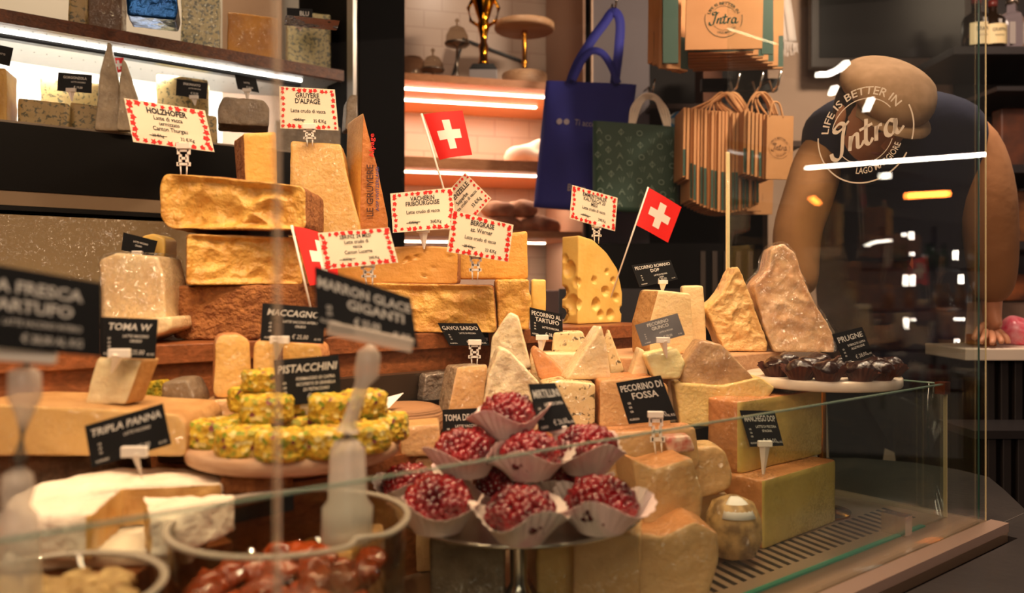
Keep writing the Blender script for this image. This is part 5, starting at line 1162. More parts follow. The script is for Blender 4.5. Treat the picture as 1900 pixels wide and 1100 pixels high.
# hanging bags
NAVY = mat('tote_blue', '#2A2C8C', .8, col2='#25267A', nscale=3, bump=.2, bscale=8); KRAFT = mat('kraft_paper', '#C98F5C', .75, col2='#BD8350', nscale=6); GREENP = mat('green_paper', '#2C4A3B', .6)
def hook(name, label, p, tipdz=.05):
    return tag(tube_obj(name, [p+Vector((0, .12, .05)), p+Vector((0, .03, .04)), p+Vector((0, 0, .0)), p+Vector((.004, -.035, .012)), p+Vector((.008, -.05, .05))], .004, STEEL), label, 'hook')
def strap(root, pts, wdt, m, name='handle'):
    V, Fc = [], []; P = smooth_line([(0, 0)]) if False else None
    pts3 = [Vector(p) for p in pts]; out = []
    for i in range(len(pts3)-1):
        a, b, c, d = pts3[max(i-1, 0)], pts3[i], pts3[i+1], pts3[min(i+2, len(pts3)-1)]
        for j in range(6):
            t = j/6; out.append(.5*((2*b)+(c-a)*t+(2*a-5*b+4*c-d)*t*t+(3*b-a-3*c+d)*t**3))
    out.append(pts3[-1]); n = len(out)
    for i, p in enumerate(out):
        t = (out[min(i+1, n-1)]-out[max(i-1, 0)]).normalized(); s = Vector((-t.z, .25, t.x)).normalized()*wdt/2
        V += [p-s, p+s]
    for i in range(n-1): Fc.append((2*i, 2*i+1, 2*i+3, 2*i+2))
    o = mesh_obj(name, V, Fc, m, root, True); md = o.modifiers.new('s', 'SOLIDIFY'); md.thickness = .002; return o
def flat_bag(name, label, corners_px, Y, depth, m, group=None, wav=.006, cat='bag'):
    TL, TR, BR, BL = [PX(*c, Y) for c in corners_px]; loc = (BL+BR)/2; root = empty(name, label, cat, loc, 0, group)
    V, Fc = [], []; K = 18
    for sgn in (-1, 1):
        for i in range(K+1):
            for j in range(K+1):
                s, t = i/K, j/K; p = BL.lerp(BR, s).lerp(TL.lerp(TR, s), t)-loc
                bulge = depth/2*(math.sin(math.pi*s)**.35)*(1-.75*t)+.001
                V.append(p+Vector((0, sgn*bulge+wav*math.sin(s*9+t*4)*math.sin(t*3), 0)))
    nn = (K+1)**2
    for i in range(K):
        for j in range(K):
            a = i*(K+1)+j; Fc.append((a, a+K+1, a+K+2, a+1)); Fc.append((nn+a, nn+a+1, nn+a+K+2, nn+a+K+1))
    for i in range(K):
        a = i*(K+1); Fc.append((a, nn+a, nn+a+K+1, a+K+1)); Fc.append((i, i+1, nn+i+1, nn+i)); c = K*(K+1)+i; Fc.append((c, nn+c, nn+c+1, c+1))
    mesh_obj('bag_body', V, Fc, m, root, True)
    def f(s, t, off=.003):
        p = BL.lerp(BR, s).lerp(TL.lerp(TR, s), t)-loc; bulge = depth/2*(math.sin(math.pi*s)**.35)*(1-.75*t)+.001
        return p+Vector((0, -bulge+wav*math.sin(s*9+t*4)*math.sin(t*3)-off, 0))
    return root, f, loc
Yt = 2.88
tote, f, loc = flat_bag('tote_bag', 'dark blue fabric tote bag hanging by its looped straps', [(1013, 150), (1181, 157), (1152, 396), (990, 384)], Yt, .05, NAVY, None, .012)
def L_(px, py, Y): return PX(px, py, Y)-loc
strap(tote, [L_(1058, 155, Yt-.01), L_(1072, 118, Yt-.02), L_(1098, 75, Yt-.01), L_(1120, 45, Yt), L_(1138, 22, Yt+.01), L_(1150, 40, Yt), L_(1148, 90, Yt-.01), L_(1140, 155, Yt-.01)], .035, NAVY)
strap(tote, [L_(1062, 150, Yt-.03), L_(1080, 112, Yt-.03), L_(1098, 95, Yt-.03), L_(1118, 100, Yt-.03), L_(1135, 125, Yt-.03), L_(1146, 155, Yt-.03)], .028, NAVY)
V, Fc = [], []
put_text(V, Fc, 'Ti accompagna', f, .36, .655, .05, .58, .7, .0, 'l'); put_text(V, Fc, 'Banca', f, .36, .14, .055, .3, .7, .01, 'l')
for cxx in (.19, .27):
    b = len(V); V.append(f(cxx, .675))
    for i in range(12): V.append(f(cxx+.032*math.cos(i*math.pi/6), .675+.024*math.sin(i*math.pi/6)))
    for i in range(12): Fc.append((b, b+1+i, b+1+(i+1) % 12))
mesh_obj('printed_text', V, Fc, mat('tote_print', '#A89AA0', .8), tote)
hook('wall_hook', 'metal hook holding the blue tote', PX(1138, 24, 2.92))
Yg = 2.72
gb, f, loc = flat_bag('paper_bag', 'dark green patterned paper bag with white rope handles', [(1100, 224), (1257, 236), (1260, 398), (1100, 390)], Yg, .05, GREENP, None, .002)
V, Fc = [], []; rr = random.Random(5)
for i in range(8):
    for j in range(7):
        s0, t0 = .07+i*.12+rr.uniform(-.02, .02), .08+j*.135+(.06 if i % 2 else 0); kind = rr.randint(0, 3)
        if t0 > .93: continue
        r_ = .032
        if kind == 0: ribbon(V, Fc, [(s0+r_*math.cos(a/8*6.28), t0+r_*.9*math.sin(a/8*6.28)) for a in range(9)], .008, f)
        elif kind == 1: ribbon(V, Fc, [(s0-r_, t0-r_), (s0, t0+r_), (s0+r_, t0-r_)], .009, f); ribbon(V, Fc, [(s0-r_*.5, t0), (s0+r_*.5, t0)], .008, f)
        elif kind == 2: ribbon(V, Fc, [(s0-r_, t0+r_*.6), (s0-r_*.3, t0-r_), (s0, t0+r_), (s0+r_*.5, t0-r_), (s0+r_, t0+r_)], .009, f)
        else: ribbon(V, Fc, [(s0-r_, t0), (s0, t0+r_), (s0+r_, t0), (s0, t0-r_), (s0-r_, t0)], .008, f); ribbon(V, Fc, [(s0, t0-r_*1.3), (s0, t0+r_*1.3)], .007, f)
mesh_obj('printed_pattern', V, Fc, mat('pattern_print', '#8FA393', .8), gb)
for k in range(4):
    q = k*5; pts = [PX(1168+q*.6, 232, Yg)-loc, PX(1172+q, 200, Yg-.01)-loc, PX(1190+q*.5, 178+k*2, Yg-.02+k*.006)-loc, PX(1207, 174+k*3, Yg-.02+k*.006)-loc, PX(1222-q*.3, 182+k*2, Yg-.01)-loc, PX(1240-q, 208, Yg)-loc, PX(1243-q*.6, 236, Yg)-loc]
    V3 = []; 
    for i in range(len(pts)-1):
        a, b, c, d = pts[max(i-1, 0)], pts[i], pts[i+1], pts[min(i+2, len(pts)-1)]
        for j in range(5): t = j/5; V3.append(.5*((2*b)+(c-a)*t+(2*a-5*b+4*c-d)*t*t+(3*b-a-3*c+d)*t**3))
    V3.append(pts[-1]); tube_obj('rope_handle', V3, .0042, mat('white_rope', '#FFF4E6', .8), gb, 8)
hook('wall_hook', 'metal hook holding the green patterned bag', PX(1206, 180, 2.76))
# fanned kraft bags seen edge-on
def edge_bag(px0, px1, y0, y1, Y, dep, label, yaw, group, loop=None, green=False, logo=False):
    """thin folded kraft bag: face spans px0..px1"""
    a, b = PX(px0, y1, Y), PX(px1, y1, Y); c = (a+b)/2; wd = (b-a).length/max(.15, math.cos(math.radians(yaw))); hh = (y1-y0)/F*Y
    root = empty('paper_bag', label, 'bag', c, math.radians(yaw), group)
    bm = bmesh.new(); box(bm, -wd/2, wd/2, -dep/2, dep/2, 0, hh*(1 if not green else 1))
    for v in bm.verts:
        if v.co.z > .1: v.co.x += .004
    bm_obj('bag_body', bm, KRAFT, root)
    if green:
        bm = bmesh.new(); box(bm, -wd/2+.001, wd/2+.001, -dep/2-.0008, -dep/2-.0002, hh*.02, hh*.40); bm_obj('green_base', bm, GREENP, root)
    if logo:
        s_ = min(wd*.8, hh*.62)
        def f(s, t): return Vector(((s-.5)*s_, -dep/2-.001, hh*.5+(t-.5)*s_))
        V, Fc = logo_geo(f); mesh_obj('printed_logo', V, Fc, mat('logo_green', '#24422F', .8) if logo == 'g' else mat('logo_brown', '#6A4426', .8), root)
    if loop:
        pts = [Vector(((lx-(px0+px1)/2)/F*Y, -.004, (y1-ly)/F*Y)) for lx, ly in loop]
        out = []
        for i in range(len(pts)-1):
            p, q, r_, s_ = pts[max(i-1, 0)], pts[i], pts[i+1], pts[min(i+2, len(pts)-1)]
            for j in range(5): t = j/5; out.append(.5*((2*q)+(r_-p)*t+(2*p-5*q+4*r_-s_)*t*t+(3*q-p-3*r_+s_)*t**3))
        out.append(pts[-1]); tube_obj('handle', out, .0032, mat('kraft_cord', '#C88E5C', .8), root, 6)
    return root
gname = 'kraft bags hanging in the fan below the hooks'
for i in range(22):
    x = 1258+i*6.3; t = i/21; y0 = 208+t*14; y1 = 368+30*math.sin(t*2.6)-(34 if i < 2 else 0)
    lp = [(x+6, y0+2), (1312+i*1.2, 190), (1338+i*1.1, 172+((i*7) % 5)), (1352+i*1.4, 190), (1372+i*1.2, y0+4)] if i % 2 == 0 else None
    edge_bag(x, x+4.6, y0, y1, 2.60+R.uniform(-.012, .012), .14, 'folded brown kraft paper bag seen edge on in the big fan', 0, gname, lp, i % 3 != 1)
edge_bag(1385, 1412, 224, 392, 2.66, .012, 'wide kraft paper bag at the right end of the big fan', 0, None, None)
for i in range(7):
    x = 1372+i*7
    edge_bag(x, x+4.6, 210+i*1.5, 325+i*2, 2.50+R.uniform(-.01, .01), .08, 'folded kraft paper bag of the smaller fan on the right', 0, 'kraft bags in the smaller fan', [(x+8, 214), (1392+i*2, 185), (1405+i*2, 172), (1420+i*2, 188), (1430+i*2, 214)] if i % 2 == 0 else None, i % 2 == 0)
edge_bag(1418, 1470, 215, 333, 2.46, .012, 'kraft paper bag facing us with a brown round logo', 10, None, [(1425, 218), (1430, 195), (1438, 190), (1446, 196), (1452, 219)], False, 'b')
edge_bag(1355, 1432, 330, 398, 2.70, .012, 'plain kraft bag hanging lowest behind the glass edge', 0, None, None, False, 'b')
for i, (px, py, Y, lab) in enumerate(((1360, 172, 2.63, 'steel hook tip over the big fan of bags'), (1402, 172, 2.55, 'steel hook behind the smaller fan of bags'), (1434, 170, 2.50, 'steel hook tip at the right above the smaller fan'))):
    hook('wall_hook', lab, PX(px, py, Y))
tag(box_obj('hook_rail', BLACKM, WX(1300, 2.75), WX(1440, 2.75), 2.73, 2.76, H+.66, H+.70), 'black rail carrying the bag hooks', 'rail')
# upper bundle
edge_bag(1272, 1412, -20, 92, 2.40, .010, 'kraft paper bag with round green logo at the top', -4, None, None, False, 'g')
gname = 'kraft bags of the upper bundle'
for i in range(6):
    edge_bag(1206+i*9, 1226+i*9, -20, 118+i*3, 2.62-i*.02, .03, 'narrow kraft bag at the left of the upper bundle', 30, gname, None, True)
edge_bag(1222, 1262, -20, 128, 2.44, .012, 'kraft bag with green lower half in the upper bundle', 12, None, None, False)
o = tag(box_obj('green_panel_bag', GREENP, WX(1228, 2.42), WX(1256, 2.42), 2.40, 2.412, H+(530-120)/F*2.42, H+.9), 'dark green paper bag beside the logo bag', 'bag')
for i in range(7):
    edge_bag(1240+i*8, 1395+i*9, -20, 100+i*5, 2.52+i*.03, .014, 'kraft bag behind the logo bag, lower edge showing', -6, 'kraft bags stacked behind the logo bag', None, i % 2 == 0)
tag(box_obj('green_panel_bag', GREENP, WX(1412, 2.43), WX(1434, 2.43), 2.425, 2.432, H+(530-101)/F*2.43, H+.9), 'dark green paper bag at the right of the logo bag', 'bag')
# recess contents
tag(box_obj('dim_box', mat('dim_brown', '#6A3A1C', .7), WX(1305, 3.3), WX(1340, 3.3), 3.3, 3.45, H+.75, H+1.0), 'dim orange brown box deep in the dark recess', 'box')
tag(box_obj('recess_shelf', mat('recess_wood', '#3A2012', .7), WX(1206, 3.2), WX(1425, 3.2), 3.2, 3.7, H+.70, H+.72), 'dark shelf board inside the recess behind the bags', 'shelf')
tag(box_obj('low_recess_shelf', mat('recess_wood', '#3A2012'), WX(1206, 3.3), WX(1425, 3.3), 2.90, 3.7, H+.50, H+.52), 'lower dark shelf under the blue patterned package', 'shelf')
blob('wrapped_sweet', 'bright blue and silver patterned round package between the bags', 'package', Vector((WX(1264, 2.98), 2.98, H+.5205)), (.07, .06, .075), mat('blue_silver', '#1E7FB8', .4, col2='#C9D0CC', nscale=22, lo=.5, hi=.56), 4, None, 0, .1)
# white scarf with tassels
sc_ = empty('scarf', 'white scarf with fringed end hanging at the top', 'scarf', PX(1455, 100, 2.9))
L0 = sc_.location
for k, (xa, xb) in enumerate(((1428, 1440), (1436, 1447), (1447, 1460), (1455, 1470))):
    strap(sc_, [PX(xa, -30, 2.92+k*.01)-L0, PX((xa+xb)/2, 20, 2.9)-L0, PX(xb, 78, 2.9)-L0], .034, mat('white_wool', '#C9B8B0', .95), 'scarf_fold')
bm = bmesh.new(); rr = random.Random(2)
for i in range(34):
    x = 1436+i*1.3; tube(bm, [PX(x, 74+i*.2, 2.9+rr.uniform(-.01, .01))-L0, PX(x-4+rr.uniform(-3, 5)+i*.1, 100+rr.uniform(-6, 6), 2.89)-L0], [.003, .001], 5)
tag(bm_obj('fringe', bm, mat('white_wool', '#C9B8B0', .95), sc_), None, None, None, 'stuff')
# dark picture or screen on the right wall, wall patches
scn = empty('wall_screen', 'large dark screen hanging on the wall behind the shop assistant', 'screen', PX(1640, 130, 3.2))
S0 = scn.location
a, b = PX(1497, 132, 3.25)-S0, PX(1790, 132, 3.25)-S0
bm = bmesh.new(); box(bm, a.x, b.x, .0, .04, a.z, a.z+1.0, .004); bm_obj('casing', bm, mat('screen_frame', '#2C1E18', .4), scn)
bm = bmesh.new(); box(bm, a.x+.03, b.x-.03, -.004, -.001, a.z+.04, a.z+.97); bm_obj('screen_face', bm, mat('screen_face', '#120E0D', .25), scn)
# bar shelves on the right with bottles
bar = empty('bar_shelf', 'black open shelf unit with bottles at the right edge', 'shelf', Vector((WX(1860, 3.1), 3.2, 0)))
B0 = bar.location
def bp(name, m, px0, px1, Y0, Y1, y0, y1):
    bm = bmesh.new(); z1 = HZ-y0; z0 = HZ-y1; box(bm, WX(px0, Y0), WX(px1, Y0), Y0, Y1, H+z0/F*Y0, H+z1/F*Y0)
    for v in bm.verts: v.co -= B0
    return bm_obj(name, bm, m, bar)
bp('shelf_board', mat('bar_black', '#231F20', .4), 1770, 2050, 2.9, 3.34, 86, 100)
bp('shelf_board', mat('bar_black', '#231F20', .4), 1850, 2050, 2.9, 3.34, 160, 168)
bp('shelf_board', mat('bar_black', '#231F20', .4), 1850, 2050, 2.9, 3.34, 305, 320)
bp('shelf_board', mat('bar_black', '#231F20', .4), 1850, 2050, 2.9, 3.34, 448, 462)
bp('back_board', mat('bar_black', '#1A1516', .5), 1770, 2050, 3.341, 3.349, -60, 560)
def bottle(px, Y, zb, h, r, glassc, labc, lab, square=False, text=None):
    root = empty('bottle', lab, 'bottle', Vector((WX(px, Y), Y, zb)), math.pi/4 if False else 0, 'bottles on the bar shelf')
    lathe_obj('glass_body', [(0, 0), (r, 0), (r, h*.58), (r*.85, h*.66), (r*.34, h*.74), (r*.32, h*.88), (0, h*.881)], mat('bottle_'+glassc[1:], glassc, .1, coat=1), root, 4 if square else 24, smooth=not square)
    lathe_obj('cap', [(0, h*.881), (r*.36, h*.8815), (r*.36, h), (0, h)], mat('bottle_cap', '#5A1E18', .4) if not square else sil, root, 16)
    V, Fc = [], []
    for i in range(9):
        a = math.radians(215+i*13.75)
        for z in (h*.12, h*.50): V.append((r*1.02*math.cos(a), r*1.02*math.sin(a), z))
    for i in range(8): Fc.append((2*i, 2*i+2, 2*i+3, 2*i+1))
    if square: V = [(-r*.6, -r*.75, h*.1), (r*.6, -r*.75, h*.1), (-r*.6, -r*.75, h*.5), (r*.6, -r*.75, h*.5)]; Fc = [(0, 1, 3, 2)]
    lo = mesh_obj('paper_label', V, Fc, mat('lab_'+labc[1:], labc, .6), root); md = lo.modifiers.new('s', 'SOLIDIFY'); md.thickness = .0005
    def f(s, t):
        a = math.radians(225+s*90); return Vector((r*1.035*math.cos(a), r*1.035*math.sin(a), h*.14+t*h*.34))
    V, Fc = [], []; put_text(V, Fc, 'GRAPPA', f, .5, .62, .2, .8, 1.2, .01); put_text(V, Fc, 'SELEZIONE', f, .5, .35, .1, .6, 1.2)
    if not square: mesh_obj('lettering', V, Fc, INK, root)
    if square: root.rotation_euler = (0, 0, 0)
zb = H+(530-86)/F*2.9+.0005
for q in ((1812, 3.0, .21, .05, '#1A1410', '#C9B890', 'dark bottle with cream label nearest the glass edge'), (1842, 2.98, .19, .045, '#20160F', '#CDB98A', 'dark bottle with cream label in the middle of the bar shelf')):
    bottle(q[0], q[1], zb, *q[2:])
bottle(1878, 2.98, zb, .2, .06, '#6E6468', '#8F8680', 'square shouldered grey bottle at the right end of the shelf', True)
for i, (px, y, c, lab) in enumerate(((1880, 300, '#5A2E18', 'small reddish framed box on the bar shelf'), (1878, 440, '#7A4A1E', 'orange brown patterned bag of sweets on the bar shelf'), (1886, 545, '#8A4A22', 'low orange packet under the bar shelf'))):
    w_ = (.09, .12, .1)[i]; z0 = H+(HZ-(305, 448, 560)[i])/F*2.92+.001
    tag(box_obj('snack_box', mat('snack_%d' % i, c, .5, col2='#3A1E12', nscale=14), WX(px, 3.0)-w_/2, WX(px, 3.0)+w_/2, 3.0, 3.06, z0, z0+(.22, .19, .1)[i], bev=.006), lab, 'box')
# white work counter with fluted black front, where the assistant leans
wc = empty('work_counter', 'work counter with white stone top and fluted black front at right', 'counter', Vector((1.9, 2.3, 0)))
W0 = wc.location
def wp(name, m, x0, x1, y0, y1, z0, z1, bev=0):
    bm = bmesh.new(); box(bm, x0-W0.x, x1-W0.x, y0-W0.y, y1-W0.y, z0, z1, bev); return bm_obj(name, bm, m, wc)
zc = H-.165
wp('stone_top', mat('pale_stone_top', '#D5C6B4', .35), 1.19, 2.9, 2.12, 2.33, zc-.032, zc, .003)
wp('cabinet', BLACK, 1.25, 2.88, 2.16, 2.31, 0, zc-.0325)
bm = bmesh.new()
for i in range(46): box(bm, 1.26-W0.x+i*.037, 1.26-W0.x+i*.037+.022, 2.145-W0.y, 2.16-W0.y, 0, zc-.033, .003)
bm_obj('fluted_front', bm, mat('black_slats', '#1A1413', .6), wc)
wp('lower_top', mat('dark_top', '#242122', .35), 1.13, 2.9, 1.98, 2.144, H-.375, H-.355)
wp('lower_base', BLACK, 1.16, 2.88, 2.0, 2.144, 0, H-.3755)
bm = bmesh.new()
for i in range(44): box(bm, 1.17-W0.x+i*.037, 1.17-W0.x+i*.037+.022, 1.988-W0.y, 2.0-W0.y, 0, H-.376, .003)
bm_obj('lower_fluted_front', bm, mat('black_slats', '#1A1413', .6), wc)
blob('sweet_packet', 'bright pink red wrapped packet on the white work counter', 'packet', Vector((WX(1888, 2.27), 2.27, zc+.0005)), (.05, .05, .05), mat('pink_wrap', '#D83A52', .3, col2='#E8A0A8', coat=1, cbump=.8), 8, None, 0, .4)
tag(box_obj('counter_tray', mat('orange_tray', '#B0622E', .5), WX(1822, 2.2), WX(1850, 2.2), 2.2, 2.28, zc+.0005, zc+.03, bev=.003), 'low orange tray under the assistant hand', 'tray')
# pendant and shop lamps on the customer side (mirrored in the glass)
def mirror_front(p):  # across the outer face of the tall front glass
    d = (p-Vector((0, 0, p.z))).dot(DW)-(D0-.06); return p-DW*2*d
# ---------------- shop assistant ----------------
SKIN = mat('skin', '#C08462', .5, sss=.15); SHIRT = mat('tan_shirt', '#A07048', .9, col2='#8C5F3B', nscale=5, bump=.6, bscale=9); VEST = mat('navy_vest', '#15173A', .85, col2='#101228', nscale=6, bump=.2, bscale=20)
CAP = mat('beige_cap', '#98755A', .9, col2='#8A694C', nscale=40)
def skin_body(name, chains, m, parent, sub=2, origin=Vector((0, 0, 0))):
    """chains: lists of (point, radius) sharing joints by identity of position; first vertex is the root"""
    V, Ed, Rd, ix = [], [], [], {}
    def vid(p, r):
        k = tuple(round(c, 4) for c in p)
        if k not in ix: ix[k] = len(V); V.append(Vector(p)-origin); Rd.append(r)
        return ix[k]
    for ch in chains:
        ids = [vid(p, r) for p, r in ch]
        for a, b in zip(ids[:-1], ids[1:]): Ed.append((a, b))
    me = bpy.data.meshes.new(name); me.from_pydata([tuple(v) for v in V], Ed, []); o = bpy.data.objects.new(name, me); COL.objects.link(o); o.parent = parent
    md = o.modifiers.new('skin', 'SKIN'); md.use_smooth_shade = True; md.branch_smoothing = .6
    lay = me.skin_vertices[0].data
    for i, r in enumerate(Rd): lay[i].radius = r if isinstance(r, tuple) else (r, r); lay[i].use_root = (i == 0)
    sb = o.modifiers.new('sub', 'SUBSURF'); sb.levels = sub; sb.render_levels = sub
    me.materials.append(m); return o
Yp = 2.12
base = Vector((WX(1650, Yp+.1), Yp+.12, 0)); per = empty('person', 'shop assistant in tan shirt, navy vest and beige flat cap, head bowed, leaning on counter', 'person', base)
P = lambda px, py, Y: tuple(PX(px, py, Y))
pel = (WX(1655, 2.58), 2.60, H-.30); sp1 = (WX(1657, 2.5), 2.50, H-.08); sp2 = (WX(1656, 2.3), 2.31, H+.15); chest = P(1655, 262, 2.17); nk = P(1645, 222, 2.08); hd0 = P(1632, 215, 2.0); hd1 = P(1622, 212, 1.93)
ls = P(1524, 272, 2.20); le = P(1474, 440, 2.10); lw = P(1484, 560, 2.02); lh = P(1484, 600, 1.98)
rs = P(1806, 248, 2.17); re_ = P(1838, 430, 2.17); rw = P(1840, 575, 2.20); rh = P(1836, 600, 2.20)
lhip = (pel[0]-.10, pel[1]+.0, H-.36); rhip = (pel[0]+.10, pel[1]+.0, H-.36); lk = (pel[0]-.11, pel[1], .52); rk = (pel[0]+.11, pel[1], .52); la = (pel[0]-.11, pel[1]+.03, .09); ra = (pel[0]+.11, pel[1]+.03, .09)
body = [[(pel, .11), (sp1, .12), (sp2, .125), (chest, (.12, .1)), (nk, .052), (hd0, .075), (hd1, (.078, .09))],
        [(chest, .1), (ls, .055), (le, .042), (lw, .027)], [(chest, .1), (rs, .055), (re_, .042), (rw, .027)],
        [(pel, .11), (lhip, .085), (lk, .055), (la, .038), ((la[0], la[1]-.12, .04), .03)], [(pel, .11), (rhip, .085), (rk, .055), (ra, .038), ((ra[0], ra[1]-.12, .04), .03)]]
# right hand: palm then five fingers spread down onto the stone top
palm = P(1842, 602, 2.195); pk = P(1850, 615, 2.180)
body[2] = [(chest, .1), (rs, .055), (re_, .042), (rw, (.03, .024)), (palm, (.034, .018)), (pk, (.036, .014))]
skin_body('body', body, SKIN, per, 2, base)
def finger(spec, parent, nm='finger'):
    return skin_body(nm, [[(P(*s[:3]), s[3]) for s in spec]], SKIN, parent, 2, base)
finger([(1850, 612, 2.183, .010), (1862, 622, 2.165, .0095), (1868, 627, 2.155, .0085), (1871, 638, 2.150, .007)], per)
finger([(1846, 614, 2.175, .010), (1854, 627, 2.155, .0095), (1858, 631, 2.140, .0082), (1858, 638, 2.135, .007)], per)
finger([(1838, 614, 2.175, .010), (1842, 628, 2.145, .0095), (1842, 633, 2.130, .0082), (1840, 640, 2.125, .007)], per)
finger([(1830, 612, 2.175, .009), (1826, 626, 2.145, .0088), (1822, 631, 2.135, .0075), (1818, 638, 2.133, .0065)], per)
finger([(1830, 600, 2.190, .011), (1816, 612, 2.175, .0105), (1809, 625, 2.165, .009), (1806, 629, 2.160, .0078)], per, 'thumb')
# left hand, mostly hidden behind the wedges
for i, dx in enumerate((-14, -5, 4, 13)):
    finger([(1482+dx*.6, 595, 1.995, .010), (1482+dx, 612, 1.985, .009), (1482+dx, 624, 1.98, .0075)], per)
finger([(1474, 580, 2.01, .011), (1464, 594, 2.0, .010), (1462, 606, 1.995, .008)], per, 'thumb')
skin_body('left_palm', [[(lw, .026), (P(1484, 580, 2.01), (.03, .016)), (P(1483, 598, 1.995), (.034, .013))]], SKIN, per, 2, base)
cuffr = P(1840, 566, 2.195)
skin_body('shirt', [[((pel[0], pel[1], pel[2]+.06), .145), (sp1, .12), (sp2, (.15, .11)), (chest, (.15, .10)), (P(1648, 225, 2.12), (.075, .06))],
                    [(chest, (.15, .10)), (ls, .070), (P(1506, 345, 2.13), .070), (le, .066), (P(1482, 510, 2.05), .054), (P(1484, 548, 2.02), .042)],
                    [(chest, (.15, .10)), (rs, .080), (P(1830, 340, 2.15), .078), (re_, .072), (P(1842, 510, 2.18), .066), (cuffr, .044)]], SHIRT, per, 2, base)
# vest: closed rings from hip to neck, leaning forward with the spine
bm = bmesh.new(); rings = []
for (px, py, Y, rx, ry) in ((1652, 760, 2.60, .205, .15), (1652, 640, 2.53, .205, .15), (1652, 520, 2.43, .212, .15), (1652, 420, 2.31, .222, .152), (1655, 340, 2.24, .232, .155), (1658, 280, 2.19, .238, .150), (1657, 235, 2.165, .236, .142), (1656, 205, 2.15, .212, .122), (1656, 186, 2.14, .15, .095), (1652, 176, 2.13, .10, .075), (1650, 174, 2.13, .07, .06)):
    c = PX(px, py, Y)-base; ring = []
    for k in range(48):
        t = 2*math.pi*k/48; ct, st_ = math.cos(t), math.sin(t)
        e = .8; x = rx*abs(ct)**e*(1 if ct > 0 else -1); y = ry*abs(st_)**e*(1 if st_ > 0 else -1)
        v = c+Vector((x, y, 0)); v.z += .010*noise.noise(Vector((x*12, y*12, c.z*9))); v.y += .012*noise.noise(Vector((x*9, c.z*7, 3)))
        ring.append(bm.verts.new(v))
    rings.append(ring)
for r0, r1 in zip(rings[:-1], rings[1:]):
    for k in range(48): bm.faces.new((r0[k], r0[(k+1) % 48], r1[(k+1) % 48], r1[k]))
bm.faces.new(rings[0]); bm.faces.new(rings[-1])
o = bm_obj('navy_vest', bm, VEST, per, True); sb = o.modifiers.new('s', 'SUBSURF'); sb.levels = 1; sb.render_levels = 1
skin_body('trousers', [[(pel, .15), (lhip, .11), (lk, .08), ((la[0], la[1], .12), .07)], [(pel, .15), (rhip, .11), (rk, .08), ((ra[0], ra[1], .12), .07)]], mat('dark_trousers', '#15151A', .9), per, 2, base)
# face and cap on the bowed head
hc = Vector(hd1)+Vector((0, 0, .0)); hm = Matrix.Translation(hc-base) @ Euler((math.radians(38), 0, math.radians(8))).to_matrix().to_4x4()
def part_bm(nm, bm, m, sm=True):
    bmesh.ops.transform(bm, matrix=hm, verts=bm.verts); return bm_obj(nm, bm, m, per, sm)
bm = bmesh.new(); bmesh.ops.create_uvsphere(bm, u_segments=32, v_segments=20, radius=1, matrix=Matrix.Diagonal((.078, .098, .115, 1)))
for v in bm.verts:
    if v.co.z < 0: v.co.x *= 1+v.co.z*2.2; v.co.y = v.co.y*(1+v.co.z*.8)-.01*max(0, -v.co.z)*8
bmesh.ops.create_cone(bm, segments=8, radius1=.016, radius2=.006, depth=.05, cap_ends=True, matrix=Matrix.Translation((0, -.100, -.012)) @ Matrix.Rotation(.25, 4, 'X'))
for s in (-1, 1): bmesh.ops.create_uvsphere(bm, u_segments=10, v_segments=8, radius=1, matrix=Matrix.Translation((s*.078, .005, -.01)) @ Matrix.Diagonal((.01, .02, .032, 1)))
part_bm('face', bm, SKIN)
bm = bmesh.new()
for s in (-1, 1): bmesh.ops.create_uvsphere(bm, u_segments=12, v_segments=8, radius=.011, matrix=Matrix.Translation((s*.030, -.082, .005)))
part_bm('eye_pair', bm, mat('eye', '#3A2A22', .3))
bm = bmesh.new(); bmesh.ops.create_uvsphere(bm, u_segments=12, v_segments=8, radius=1, matrix=Matrix.Translation((0, -.080, -.06)) @ Matrix.Diagonal((.024, .008, .006, 1))); part_bm('mouth', bm, mat('lips', '#9A5448', .5))
bm = bmesh.new(); bmesh.ops.create_uvsphere(bm, u_segments=32, v_segments=16, radius=1, matrix=Matrix.Translation((0, .018, .012)) @ Matrix.Diagonal((.084, .098, .105, 1)))
for v in bm.verts:
    if v.co.y < -.03 and v.co.z < .05: v.co.y = -.03
part_bm('hair', bm, mat('dark_hair', '#2A1B12', .8))
bm = bmesh.new(); bmesh.ops.create_uvsphere(bm, u_segments=40, v_segments=20, radius=1, matrix=Matrix.Translation((0, -.012, .075)) @ Matrix.Diagonal((.104, .128, .055, 1)))
for v in bm.verts:
    if v.co.z < .045: v.co.z = .045; v.co.x *= .9; v.co.y *= .9
    if v.co.y < -.05: v.co.z -= (-.05-v.co.y)*.35
part_bm('flat_cap', bm, CAP)
bm = bmesh.new(); vs = []
for i in range(13):
    a = math.radians(200+i*140/12); vs.append((bm.verts.new((.085*math.cos(a), .095*math.sin(a)-.01, .046)), bm.verts.new((.095*math.cos(a), .160*math.sin(a)-.012, .026))))
for a, b in zip(vs[:-1], vs[1:]): bm.faces.new((a[0], b[0], b[1], a[1]))
bmesh.ops.transform(bm, matrix=hm, verts=bm.verts); o = bm_obj('cap_brim', bm, CAP, per, True); md = o.modifiers.new('s', 'SOLIDIFY'); md.thickness = .004

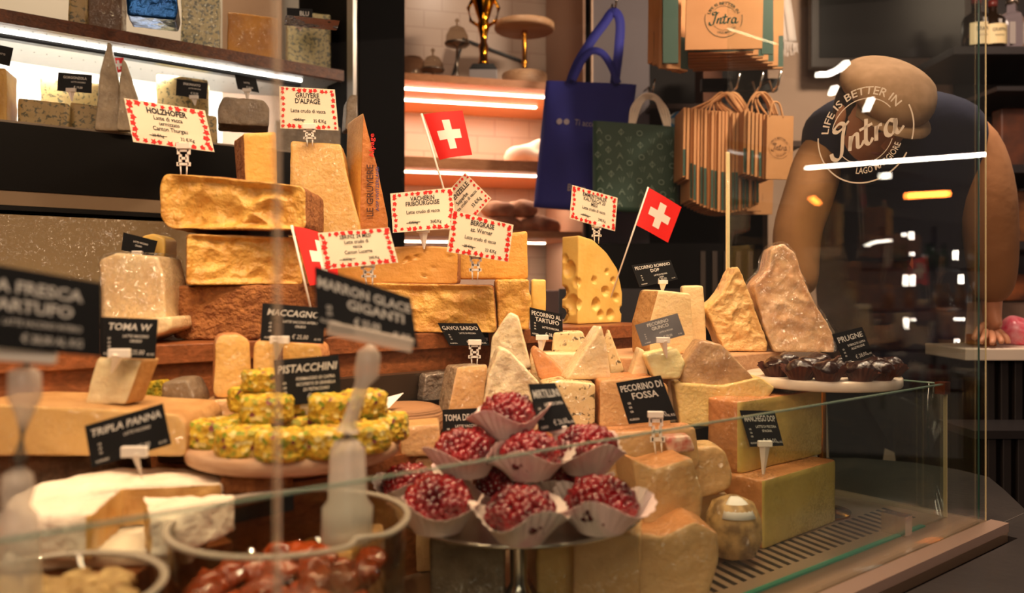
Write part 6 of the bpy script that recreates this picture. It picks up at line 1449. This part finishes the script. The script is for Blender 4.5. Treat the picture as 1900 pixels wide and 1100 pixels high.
# lamps, shelves and bottles of the shop on the customer side; the tall glass mirrors them
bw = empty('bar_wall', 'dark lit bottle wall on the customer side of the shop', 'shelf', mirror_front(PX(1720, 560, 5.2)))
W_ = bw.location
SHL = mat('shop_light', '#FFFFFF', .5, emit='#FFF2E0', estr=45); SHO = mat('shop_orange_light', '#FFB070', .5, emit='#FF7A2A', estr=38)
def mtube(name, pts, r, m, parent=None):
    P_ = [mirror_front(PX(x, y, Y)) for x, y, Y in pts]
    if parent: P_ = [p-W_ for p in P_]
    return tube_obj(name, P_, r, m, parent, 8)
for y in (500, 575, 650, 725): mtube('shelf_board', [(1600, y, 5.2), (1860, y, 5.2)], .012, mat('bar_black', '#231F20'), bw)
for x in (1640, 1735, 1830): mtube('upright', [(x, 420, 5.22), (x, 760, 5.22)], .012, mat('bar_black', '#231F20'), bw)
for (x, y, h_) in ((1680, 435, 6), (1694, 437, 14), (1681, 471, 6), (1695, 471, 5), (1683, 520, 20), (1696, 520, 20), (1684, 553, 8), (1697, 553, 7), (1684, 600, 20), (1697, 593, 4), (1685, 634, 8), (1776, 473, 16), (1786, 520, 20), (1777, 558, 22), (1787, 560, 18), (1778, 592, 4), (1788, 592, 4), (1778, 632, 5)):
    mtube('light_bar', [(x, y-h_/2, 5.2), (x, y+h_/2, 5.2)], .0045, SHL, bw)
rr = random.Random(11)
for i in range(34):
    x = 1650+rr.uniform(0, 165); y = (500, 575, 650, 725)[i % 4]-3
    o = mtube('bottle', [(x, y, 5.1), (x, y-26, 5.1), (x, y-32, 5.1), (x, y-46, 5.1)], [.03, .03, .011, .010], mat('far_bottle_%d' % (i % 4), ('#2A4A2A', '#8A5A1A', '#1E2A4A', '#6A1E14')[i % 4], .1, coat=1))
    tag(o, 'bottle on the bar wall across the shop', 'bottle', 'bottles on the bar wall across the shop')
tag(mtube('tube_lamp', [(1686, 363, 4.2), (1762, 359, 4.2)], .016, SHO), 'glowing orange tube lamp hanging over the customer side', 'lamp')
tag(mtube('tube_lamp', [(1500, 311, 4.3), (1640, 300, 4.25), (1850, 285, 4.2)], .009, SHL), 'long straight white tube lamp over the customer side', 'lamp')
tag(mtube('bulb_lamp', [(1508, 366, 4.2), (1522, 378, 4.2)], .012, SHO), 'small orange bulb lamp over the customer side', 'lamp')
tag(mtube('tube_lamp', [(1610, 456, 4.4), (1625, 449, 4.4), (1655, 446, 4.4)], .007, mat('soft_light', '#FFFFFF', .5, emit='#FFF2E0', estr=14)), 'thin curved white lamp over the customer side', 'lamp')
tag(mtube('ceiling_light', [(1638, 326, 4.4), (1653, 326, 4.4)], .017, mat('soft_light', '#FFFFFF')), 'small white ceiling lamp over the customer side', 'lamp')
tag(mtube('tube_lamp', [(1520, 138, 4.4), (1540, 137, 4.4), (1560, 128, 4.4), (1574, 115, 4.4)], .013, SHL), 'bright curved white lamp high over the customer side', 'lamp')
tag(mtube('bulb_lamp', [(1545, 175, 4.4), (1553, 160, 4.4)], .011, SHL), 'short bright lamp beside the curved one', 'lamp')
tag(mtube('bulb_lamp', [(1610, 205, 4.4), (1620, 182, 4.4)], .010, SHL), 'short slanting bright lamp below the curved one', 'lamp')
